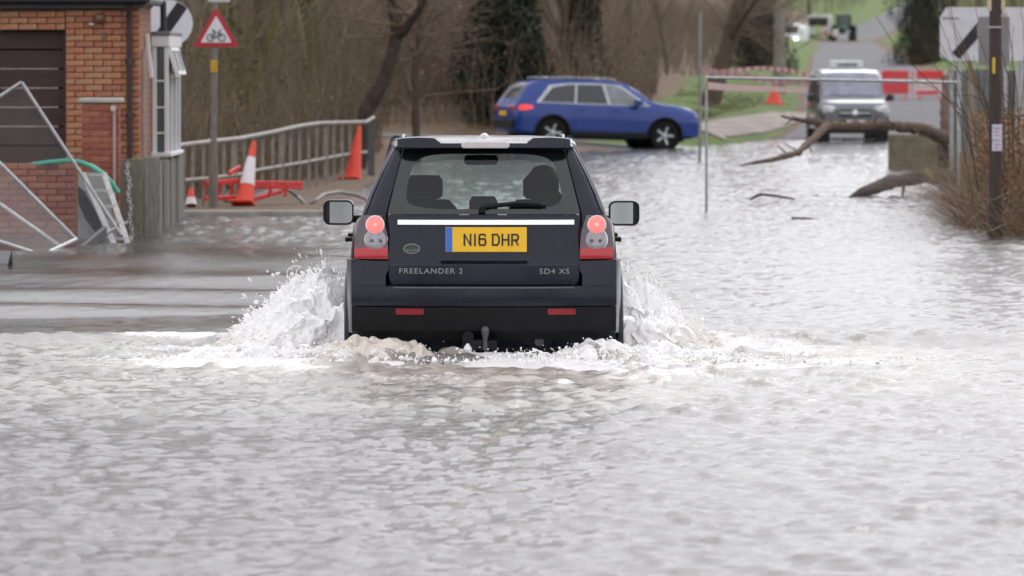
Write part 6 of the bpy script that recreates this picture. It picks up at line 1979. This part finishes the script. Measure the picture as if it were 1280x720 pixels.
def base_at(px, Y):
    p = at(px, 100, Y); return Vector((p.x, Y, gz1(p.x, Y) - .1))
limb_tree('curved_tree', 'dark curved tree trunk rising beside the far end of the railing', [base_at(446, 106), g(458, 138, 106), g(478, 105, 106), g(490, 70, 106), g(497, 40, 106), g(492, 10, 106), g(480, -60, 106), g(470, -200, 106)], [.17, .15, .14, .13, .13, .12, .10, .06], [([g(496, 46, 106), g(505, 38, 105.8), g(524, 12, 105.5), g(548, -40, 105)], [.10, .09, .07, .04])], M('bark_curved', (.055, .042, .032), .9, var=.3, bump=.4), 21)
limb_tree('leaning_tree', 'brown leaning tree trunk above the red and white tape', [base_at(885, 165), g(900, 90, 165), g(912, 50, 165), g(926, 0, 165), g(945, -120, 165)], [.30, .26, .24, .22, .14], [([g(912, 50, 165), g(930, 20, 164), g(960, -20, 163)], [.12, .09, .05])], M('bark_lean', (.10, .070, .050), .9, var=.3, bump=.4), 22)
limb_tree('pale_tree', 'pale grey tree trunk at the edge of the wood beside the hill road', [base_at(974, 205), g(974, 40, 205), g(976, 0, 205), g(980, -150, 205)], [.25, .22, .20, .12], [], M('bark_pale', (.24, .215, .18), .9, var=.3, bump=.3), 23)
limb_tree('mossy_sapling', 'mossy green forked sapling behind the railing beside the warning sign', [base_at(306, 96), g(312, 120, 96), g(326, 80, 96), g(340, 40, 96), g(352, -40, 96)], [.06, .055, .05, .045, .03], [([g(312, 130, 96), g(296, 100, 96), g(282, 60, 96), g(270, -20, 96)], [.045, .04, .035, .02])], M('bark_moss', (.13, .12, .03), .9, var=.35, bump=.4), 24, twig_o)
limb_tree('slim_tree', 'slim dark upright trunk between the curved tree and the ivy tree', [base_at(520, 118), g(520, 90, 118), g(524, 40, 118), g(528, -60, 118)], [.09, .08, .07, .05], [], bark_a, 25)

def ivy_tree(name, label, px, Y, rad, top, seed, nleaf):
    b = base_at(px, Y)
    T = thing(name, label, 'tree', tuple(b))
    mb = MB(); p, r = knotty([Vector((0, 0, -.2)), Vector((.05, 0, 2)), Vector((0, 0, 5)), Vector((.2, 0, top))], [rad * .5, rad * .42, rad * .36, .1], seed=seed, amp=.05); mb.tube(p, r, 12); mb.build('trunk', bark_a, T, smooth=60)
    rs = np.random.default_rng(seed)
    n = nleaf
    z = rs.uniform(-.1, top * .92, n); a = rs.uniform(0, 2 * np.pi, n)
    lump = 1 + .30 * np.sin(a * 2 + z * 1.7 + seed) + .22 * np.sin(a * 5 + z * 3.1)
    rr_ = rad * lump * np.sqrt(rs.uniform(.12, 1, n)) * (1 - .35 * (z / top) ** 2)
    c = np.stack([rr_ * np.cos(a), rr_ * np.sin(a), z], 1)
    s = rs.uniform(.035, .075, n)[:, None]
    u = rs.normal(size=(n, 3)); u /= np.linalg.norm(u, axis=1)[:, None]
    w = np.cross(u, rs.normal(size=(n, 3))); w /= np.linalg.norm(w, axis=1)[:, None]
    V = np.stack([c - u * s, c - w * s * .8 + u * s * .1, c + u * s * 1.2, c + w * s * .8 + u * s * .1], 1).reshape(-1, 3)
    me = np_mesh('ivy_leaves', V, np.arange(4 * n).reshape(n, 4), M('ivy_green', (.016, .026, .010), .6, var=.45, scale=3), smooth=False)
    o = link('ivy_leaves', me, T); o['kind'] = 'stuff'
    c2 = MB(); r2 = random.Random(seed)
    for i in range(26):
        grow((c2, c2), r2, Vector((0, 0, r2.uniform(2, top))), Vector((r2.uniform(-1, 1), r2.uniform(-1, 1), .6)).normalized(), .03, r2.uniform(1.2, 2.5), 2, 4, (0, 0, 4, 3))
    c2.build('crown', twig_m, T)
ivy_tree('ivy_tree', 'thick tree trunk smothered in dark green ivy behind the blue car', 632, 142, .95, 7, 31, 22000)
ivy_tree('ivy_tree', 'narrow dark ivy covered trunk above the roof of the blue car', 727, 150, .6, 6, 32, 10000)
ivy_tree('evergreen_bush', 'dark bushy evergreen between the green bank and the white board sign', 1154, 320, 1.8, 6.5, 33, 14000)
ivy_tree('evergreen_bush', 'dull dark green bush at the wood edge behind the tape', 952, 250, 1.5, 2.6, 34, 6000)

# ---- tangled undergrowth, nobody could count it
def stems(n, pos, hmin, hmax, rmin, rmax, seed, bend=.5, K=4):
    """n three-sided curved stems as one numpy mesh; pos(rng, n) -> x, y, z"""
    rs = np.random.default_rng(seed)
    x, y, z = pos(rs, n)
    h = rs.uniform(hmin, hmax, n); r = rs.uniform(rmin, rmax, n)
    dx, dy = rs.normal(0, bend, n), rs.normal(0, bend, n)
    V = np.zeros((n, K, 3, 3))
    for k in range(K):
        f = k / (K - 1)
        cx = x + dx * h * f ** 1.7; cy = y + dy * h * f ** 1.7; cz = z + h * (f - .28 * f ** 2 * np.hypot(dx, dy))
        for j in range(3):
            a = 2 * math.pi * j / 3
            rad = r * (1 - .8 * f)
            V[:, k, j, 0] = cx + rad * math.cos(a); V[:, k, j, 1] = cy + rad * math.sin(a); V[:, k, j, 2] = cz
    b = (np.arange(n) * K * 3)[:, None, None]
    kk = (np.arange(K - 1) * 3)[None, :, None]
    fs = []
    for j in range(3):
        j2 = (j + 1) % 3
        fs.append(np.concatenate([b + kk + j, b + kk + j2, b + kk + 3 + j2, b + kk + 3 + j], 2).reshape(-1, 4))
    return V.reshape(-1, 3), np.concatenate(fs)
def bank_near(rs, n):
    y = rs.uniform(79, 129, n); e = np.abs(rs.normal(0, 5, n)) + .5
    x = np.interp(y, RAIL_Y, RAIL_X) - e * (1 + .1 * (y < 90))
    return x, y, gz(x, y) - .05
def bank_far(rs, n):
    y = 140.5 + np.abs(rs.normal(0, 26, n)); e = 3.6 + np.abs(rs.normal(0, 9, n)) + .02 * (y - 140)
    x = xroad(y) - 2.5 - e
    return x, y, gz(x, y) - .05
def bank_slope(rs, n):
    y = rs.uniform(150, 560, n); e = 3.0 + np.abs(rs.normal(0, 9, n)) + 2 * (y < 210)
    x = xroad(y) - 2.5 - e
    return x, y, gz(x, y) - .05
def hedge_top(rs, n):
    y = rs.uniform(640, 790, n); x = xroad(y) + rs.normal(0, 26, n)
    x = np.where(np.abs(x - xroad(y)) < 5, x + 12, x)
    return x, y, gz(x, y) - .05
def hedge_behind(rs, n):
    x = rs.choice([-1, 1], n) * (5.5 + np.abs(rs.normal(0, 9, n))); y = -18 - rs.uniform(0, 22, n)
    return x, y, np.full(n, -.3)
for nm, n, fn, a, b, r0, r1, sd, mt in [('undergrowth', 7000, bank_near, .5, 2.6, .006, .016, 41, twig_m), ('undergrowth', 4000, bank_near, .4, 3.4, .006, .016, 42, twig_o), ('undergrowth', 7500, bank_far, .5, 3.6, .008, .020, 43, twig_m), ('undergrowth', 5500, bank_slope, .6, 3.6, .012, .03, 44, twig_m), ('hill_hedge', 1500, hedge_top, 1.5, 6, .02, .05, 45, twig_o), ('lane_hedge', 1500, hedge_behind, 1.2, 3.6, .02, .05, 46, twig_m)]:
    V, Fq = stems(n, fn, a, b, r0, r1, sd, .28)
    o = link(nm, np_mesh(nm, V, Fq, mt), None); o['kind'] = 'stuff'
    o['label'] = {'41': 'tangle of thin brown stems covering the bank behind the railing', '42': 'olive green brush mixed through the bank behind the railing', '43': 'tangle of thin brown stems in the wood behind the blue car', '44': 'brown scrub on the slope beside the hill road', '45': 'olive hedge at the head of the hill road', '46': 'brown hedge lining the lane behind the photographer'}[str(sd)]
def leaves(n, pos, size, seed, mat, name, label, hmax=.5):
    rs = np.random.default_rng(seed)
    x, y, z = pos(rs, n)
    c = np.stack([x, y, z + rs.uniform(0, 1, n) ** 2 * hmax], 1)
    s = rs.uniform(.5, 1, n)[:, None] * size
    u = rs.normal(size=(n, 3)); u /= np.linalg.norm(u, axis=1)[:, None]
    w = np.cross(u, rs.normal(size=(n, 3))); w /= np.linalg.norm(w, axis=1)[:, None]
    V = np.stack([c - u * s, c - w * s * .6, c + u * s, c + w * s * .6], 1).reshape(-1, 3)
    o = link(name, np_mesh(name, V, np.arange(4 * n).reshape(n, 4), mat, smooth=False)); o['kind'] = 'stuff'; o['label'] = label
dead = M('dead_leaf', (.17, .095, .05), .8, var=.4, scale=3)
leaves(9000, bank_near, .06, 51, dead, 'leaf_litter', 'dead brown leaves caught in the brush behind the railing', 1.6)
leaves(12000, bank_far, .08, 52, dead, 'leaf_litter', 'dead brown leaves in the wood behind the blue car', 2.2)
# grass tufts on the verges
def verge(rs, n):
    y = 140.5 + np.abs(rs.normal(0, 22, n)); e = rs.uniform(.1, 3.8, n)
    x = xroad(y) - 2.5 - e
    xp = np.interp(y, [p.y for p in _pa], [p.x for p in _pa])
    x = np.where((np.abs(x - xp - .1) < .85) & (y < 180), xp - 1.2 - np.abs(x - xp), x)
    return x, y, gz(x, y) - .02
def verge_r(rs, n):
    y = rs.uniform(215, 520, n); x = xroad(y) + 4.2 + np.abs(rs.normal(0, 9, n))
    return x, y, gz(x, y) - .02
gm_ = M('grass_blade', (.095, .135, .030), .8, var=.35, scale=2, col2=(.17, .17, .06))
for n, fn, h0, h1, sd, lb in [(6500, verge, .05, .16, 61, 'rough green grass on the verge beside the footpath'), (3500, verge_r, .1, .3, 62, 'short green grass on the bank right of the hill road')]:
    V, Fq = stems(n, fn, h0, h1, .010, .020, sd, .4, 3)
    o = link('grass', np_mesh('grass', V, Fq, gm_)); o['kind'] = 'stuff'; o['label'] = lb

# ---- bramble thicket at the right roadside
def bramble():
    T = thing('bramble_thicket', 'tangled red brown bramble thicket growing around the telegraph pole', 'bush', tuple(onz(1262, 300)))
    c = Vector(T.location)
    bm_ = [M('bramble_red', (.15, .065, .040), .7, var=.35, scale=4), M('bramble_tan', (.23, .165, .095), .8, var=.3, scale=4), M('bramble_olive', (.13, .115, .045), .8, var=.3, scale=4), M('bramble_dark', (.055, .035, .03), .8, var=.3)]
    def pos(rs, n):
        y = rs.uniform(65.5, 84, n)
        left = np.interp(y, [65.5, 70, 84], [5.70, 5.55, 6.55])
        x = left + np.abs(rs.normal(0, .9, n))
        return x - c.x, y - c.y, np.full(n, -.25)
    for i, (m, n, h1, bd) in enumerate(((bm_[0], 1500, 1.6, .9), (bm_[1], 1500, 1.4, 1.0), (bm_[2], 800, 1.7, .8), (bm_[3], 900, 1.3, 1.1))):
        V, Fq = stems(n, pos, .5, h1, .004, .009, 70 + i, bd)
        o = link('stems', np_mesh('stems', V, Fq, m), T); o['kind'] = 'stuff'
    rs = np.random.default_rng(77)
    n = 11000
    y = rs.uniform(66, 84, n); x = np.interp(y, [65.5, 70, 84], [5.85, 5.75, 6.7]) + np.abs(rs.normal(0, .8, n))
    cc = np.stack([x - c.x, y - c.y, rs.uniform(0, 1, n) ** 1.3 * 1.5 - .1], 1)
    s = rs.uniform(.012, .032, n)[:, None]
    u = rs.normal(size=(n, 3)); u /= np.linalg.norm(u, axis=1)[:, None]
    w = np.cross(u, rs.normal(size=(n, 3))); w /= np.linalg.norm(w, axis=1)[:, None]
    V = np.stack([cc - u * s, cc - w * s * .6, cc + u * s, cc + w * s * .6], 1).reshape(-1, 3)
    o = link('dead_leaves', np_mesh('dead_leaves', V, np.arange(4 * n).reshape(n, 4), M('bramble_leaf', (.20, .105, .045), .8, var=.4), smooth=False), T); o['kind'] = 'stuff'
    # long whips that arch over the road
    rr = random.Random(9)
    wh = [[(1262, 250, 68), (1230, 180, 67.5), (1180, 120, 67), (1120, 60, 66.5), (1095, 20, 66)], [(1258, 230, 68), (1215, 150, 67), (1170, 110, 66), (1110, 88, 65.5)], [(1265, 240, 69), (1240, 150, 68), (1210, 70, 68), (1172, -20, 68)], [(1268, 200, 67), (1262, 100, 67), (1240, 20, 67), (1222, -40, 67)], [(1275, 220, 67), (1272, 120, 66.5), (1262, 40, 66), (1235, -30, 66)], [(1262, 215, 67), (1225, 120, 66.5), (1196, 60, 66), (1186, -10, 66)], [(1270, 180, 68), (1282, 90, 68), (1276, 0, 68)], [(1250, 190, 67), (1222, 110, 67), (1168, 60, 67), (1140, 22, 67)], [(1262, 262, 67), (1235, 278, 66.5), (1205, 288, 66), (1178, 300, 65.5)], [(1258, 280, 66), (1225, 292, 65.5), (1192, 286, 65)], [(1262, 240, 66.5), (1240, 250, 66), (1212, 276, 65.5), (1196, 292, 65.2)], [(1276, 150, 66), (1240, 130, 66), (1214, 120, 66), (1190, 118, 66)], [(1270, 130, 67), (1236, 100, 67), (1204, 96, 67)]]
    for i in range(16):
        x0 = rr.uniform(1215, 1290); x1 = x0 + rr.uniform(-70, 30); yt = rr.uniform(-20, 120)
        wh.append([(x0, rr.uniform(190, 260), 68), ((x0 * .7 + x1 * .3), (220 * .55 + yt * .45), 67.5), (x1, yt, 67)])
    for i, w_ in enumerate(wh):
        pts = [at(*p) - c for p in w_]
        fine = []
        for a_, b_ in zip(pts[:-1], pts[1:]):
            for k in range(6): fine.append(a_.lerp(b_, k / 6) + Vector((rr.uniform(-.01, .01), 0, rr.uniform(-.01, .01))))
        fine.append(pts[-1])
        mb = MB(); mb.tube(fine, list(np.linspace(.008, .003, len(fine))), 5); mb.build('whip', bm_[i % 4], T, smooth=60)
bramble()
# ------------------------------------------------------------------ spray thrown up by the wheels
def spray_material(name, white, tan, amount):
    m = bpy.data.materials.new(name); m.use_nodes = True
    nt = m.node_tree; L = nt.links
    b = nt.nodes['Principled BSDF']; b.inputs['Roughness'].default_value = .22; b.inputs['IOR'].default_value = 1.33
    tc = nt.nodes.new('ShaderNodeTexCoord')
    n = nt.nodes.new('ShaderNodeTexNoise'); n.inputs['Scale'].default_value = 5.5; n.inputs['Detail'].default_value = 5
    L.new(tc.outputs['Object'], n.inputs['Vector'])
    at_ = nt.nodes.new('ShaderNodeAttribute'); at_.attribute_name = 'mud'
    ad = nt.nodes.new('ShaderNodeMath'); ad.operation = 'MULTIPLY_ADD'; ad.inputs[1].default_value = amount
    L.new(n.outputs['Fac'], ad.inputs[0]); L.new(at_.outputs['Fac'], ad.inputs[2])
    mr = nt.nodes.new('ShaderNodeMapRange'); mr.inputs['From Min'].default_value = .35; mr.inputs['From Max'].default_value = 1.05
    L.new(ad.outputs[0], mr.inputs[0])
    mx = nt.nodes.new('ShaderNodeMix'); mx.data_type = 'RGBA'
    mx.inputs['A'].default_value = (*white, 1); mx.inputs['B'].default_value = (*tan, 1)
    L.new(mr.outputs[0], mx.inputs['Factor']); L.new(mx.outputs['Result'], b.inputs['Base Color'])
    tr = nt.nodes.new('ShaderNodeBsdfTranslucent'); L.new(mx.outputs['Result'], tr.inputs[0])
    ms = nt.nodes.new('ShaderNodeMixShader'); ms.inputs[0].default_value = .18
    L.new(b.outputs[0], ms.inputs[1]); L.new(tr.outputs[0], ms.inputs[2])
    L.new(ms.outputs[0], nt.nodes['Material Output'].inputs[0])
    return m
spray_m = spray_material('spray_white', (.985, .98, .965), (.70, .61, .50), .34)

_t = (1 + 5 ** .5) / 2
ICO_V = np.array([(-1, _t, 0), (1, _t, 0), (-1, -_t, 0), (1, -_t, 0), (0, -1, _t), (0, 1, _t), (0, -1, -_t), (0, 1, -_t), (_t, 0, -1), (_t, 0, 1), (-_t, 0, -1), (-_t, 0, 1)]) / math.sqrt(1 + _t * _t)
ICO_F = np.array([(0, 11, 5), (0, 5, 1), (0, 1, 7), (0, 7, 10), (0, 10, 11), (1, 5, 9), (5, 11, 4), (11, 10, 2), (10, 7, 6), (7, 1, 8), (3, 9, 4), (3, 4, 2), (3, 2, 6), (3, 6, 8), (3, 8, 9), (4, 9, 5), (2, 4, 11), (6, 2, 10), (8, 6, 7), (9, 8, 1)])
def droplets(c, s, d, stretch, rs):
    """c centres, s radii, d unit directions of stretch"""
    n = len(c)
    v = ICO_V[None] * s[:, None, None] * (1 + rs.uniform(-.25, .25, (n, 12, 1)))
    along = (v * d[:, None, :]).sum(2, keepdims=True)
    v = v + d[:, None, :] * along * (stretch[:, None, None] - 1)
    V = (v + c[:, None, :]).reshape(-1, 3)
    Fq = (ICO_F[None] + (np.arange(n) * 12)[:, None, None]).reshape(-1, 3)
    return V, Fq

def plume(label, side, tops, n, seed, dens, mudk):
    rs = np.random.default_rng(seed)
    x_in = CARX + side * .955
    DX = np.array([t[0] for t in tops]); ZT = np.array([t[1] for t in tops])
    ztop = lambda dx, dy: np.interp(dx, DX, ZT) * np.clip(1 - (dy / 1.0) ** 2, 0, 1) ** .6
    yc = 41.0
    # frothy core
    T1 = spectrum_tile(256, 2.0, .035, .45, seed + 1, .8); T1 /= T1.std()
    nx, ny = 130, 160
    gx = np.linspace(-.06, DX[-1] + .05, nx); gy = np.linspace(-1.0, 1.0, ny)
    GX, GY = np.meshgrid(gx, gy, indexing='ij')
    nzv = sample(T1, 2.0, GX * 1.0 + 3, GY)
    Z = ztop(np.clip(GX, 0, None), GY) * (.93 + .10 * nzv) - .03
    ox = sample(T1, 2.0, GX + 1.1, GY + .4) * .020; oy = sample(T1, 2.0, GX + .3, GY + 1.4) * .03
    V0 = np.stack([x_in + side * (GX + ox), yc + GY * 1.25 + oy, Z], -1).reshape(-1, 3)
    me = np_mesh('froth_core', V0, grid_faces(nx, ny), spray_m)
    add_attr(me, 'mud', np.clip((mudk - V0[:, 2] * 1.5), 0, .8))
    T = bpy.data.objects.new('water_spray', None); COL.objects.link(T)
    T['label'] = label; T['kind'] = 'stuff'; T['category'] = 'spray'
    o = link('froth_core', me, T); o['kind'] = 'stuff'
    # droplets
    dx = DX[-1] * rs.beta(1.1, 1.5, n); dy = np.clip(rs.normal(0, .42, n), -.98, .98)
    zt = ztop(dx, dy)
    lump = sample(T1, 2.0, dx + 3, dy)
    f = rs.beta(3.2, .9, n)
    z = zt * f * (1.0 + .10 * lump) + np.where(rs.random(n) < .05, rs.exponential(.07, n), 0)
    s = np.exp(rs.normal(math.log(.0050), .55, n)) * (1.25 - .55 * f)
    c = np.stack([x_in + side * (dx + rs.normal(0, .02, n)), yc + dy * 1.25, z], 1)
    d = np.stack([side * (.25 + dx * .9), rs.normal(0, .3, n), 1.1 - dx * 1.0 + rs.normal(0, .35, n)], 1)
    d /= np.linalg.norm(d, axis=1)[:, None]
    V, Fq = droplets(c, s, d, rs.uniform(1.0, 3.2, n), rs)
    me = np_mesh('droplets', V, Fq, spray_m)
    add_attr(me, 'mud', np.clip(mudk - V[:, 2] * 1.5, 0, .8))
    o = link('droplets', me, T); o['kind'] = 'stuff'
    # torn sheets and curling threads along the crest
    rr = random.Random(seed)
    mb = MB()
    for k in range(14):
        a = rr.uniform(0, DX[-1] * .8)
        y0 = yc + rr.uniform(-.5, .5)
        z0 = float(np.interp(a, DX, ZT)) * rr.uniform(.75, 1.0)
        R_ = rr.uniform(.02, .06)
        t0 = rr.uniform(-.6, .6)
        pts = [(x_in + side * (a + R_ * 1.2 * math.sin(t)), y0 + .03 * math.sin(t * 1.3), z0 + R_ * (1 - math.cos(t))) for t in np.linspace(t0, t0 + rr.uniform(2, 4.2), 9)]
        mb.tube(pts, [.0040 * (1 - .5 * i / 8) for i in range(9)], 5)
    o = mb.build('threads', spray_m, T, smooth=60); o['kind'] = 'stuff'
plume('tall white plume of spray thrown up towards the brick building', -1, [(0, .46), (.12, .52), (.28, .53), (.42, .48), (.54, .38), (.64, .28), (.74, .21), (.84, .12), (.98, .02)], 4500, 81, 1, .42)
plume('ragged white plume of spray thrown up on the open water side of the car', 1, [(0, .54), (.10, .52), (.20, .46), (.31, .35), (.42, .24), (.55, .13), (.72, .02)], 3800, 82, 1, .50)

def froth():
    """boiling foam behind the bumper"""
    rs = np.random.default_rng(90)
    T = bpy.data.objects.new('wake_foam', None); COL.objects.link(T)
    T['label'] = 'boiling white and tan foam churned up under the rear bumper'; T['kind'] = 'stuff'; T['category'] = 'foam'
    T1 = spectrum_tile(512, 4.0, .045, .6, 91, .75); T1 /= T1.std()
    T2 = spectrum_tile(256, 4.0, .3, 1.6, 92, .6); T2 /= T2.std()
    nx, ny = 420, 150
    gx = np.linspace(-2.6, 2.3, nx); gy = np.linspace(37.2, 39.7, ny)
    GX, GY = np.meshgrid(gx, gy, indexing='ij')
    env = np.zeros_like(GX)
    for mx, my, sx, sy, hh in [(-.70, 38.78, .26, .30, .125), (.80, 38.75, .22, .28, .115), (-.12, 38.85, .17, .26, .040), (.12, 38.85, .14, .26, .050), (.45, 38.75, .22, .24, .035), (-.38, 38.72, .18, .22, .025), (-1.25, 39.05, .40, .40, .09), (1.12, 39.05, .28, .40, .10), (-1.9, 39.2, .4, .4, .05), (1.5, 39.1, .3, .3, .05), (0, 38.45, 1.3, .22, .030)]:
        env += hh * np.exp(-((GX - mx) / sx) ** 2 - ((GY - my) / sy) ** 2)
    n1 = sample(T1, 4.0, GX, GY); n2 = sample(T2, 4.0, GX, GY)
    Z = env * (1 + .30 * n1 + .25 * n2) + .008 * n1 - .034
    ox = .022 * sample(T1, 4.0, GX + 1.7, GY); oy = .022 * sample(T1, 4.0, GX, GY + 1.3)
    V = np.stack([CARX + GX + ox, GY + oy, Z], -1).reshape(-1, 3)
    me = np_mesh('froth', V, grid_faces(nx, ny), spray_m)
    mud = np.clip(.12 + .33 * n2 + 1.5 * env * (np.abs(GX) < 1.0), 0, .75)
    add_attr(me, 'mud', mud)
    o = link('froth', me, T); o['kind'] = 'stuff'
    n = 3800
    x = rs.normal(0, 1.0, n); y = 38.75 + rs.normal(0, .28, n)
    e = np.interp(np.abs(x), [0, .45, .7, 1.2, 2], [.02, .03, .09, .08, .02])
    z = e * rs.uniform(.1, 1.1, n) + rs.exponential(.014, n)
    c = np.stack([CARX + x, y, z], 1); s = np.exp(rs.normal(math.log(.0045), .5, n))
    d = rs.normal(size=(n, 3)); d /= np.linalg.norm(d, axis=1)[:, None]
    V, Fq = droplets(c, s, d, rs.uniform(1, 2.4, n), rs)
    me = np_mesh('droplets', V, Fq, spray_m); add_attr(me, 'mud', np.full(len(V), .05)); o = link('droplets', me, T); o['kind'] = 'stuff'
    # splash loops right of the tow bar
    mb = MB()
    for cx, r, z0 in ((.36, .045, .02), (.30, .030, .02), (.24, .02, .03), (.42, .03, .02), (-.55, .03, .05)):
        mb.tube([(CARX + cx + r * math.cos(t) * 1.3, 38.58, z0 + .02 + r * math.sin(t)) for t in np.linspace(-.3, 3.4, 12)], [.007, .006, .005, .005, .005, .005, .005, .005, .005, .005, .006, .008], 6)
    o = mb.build('threads', spray_m, T, smooth=60); o['kind'] = 'stuff'
froth()
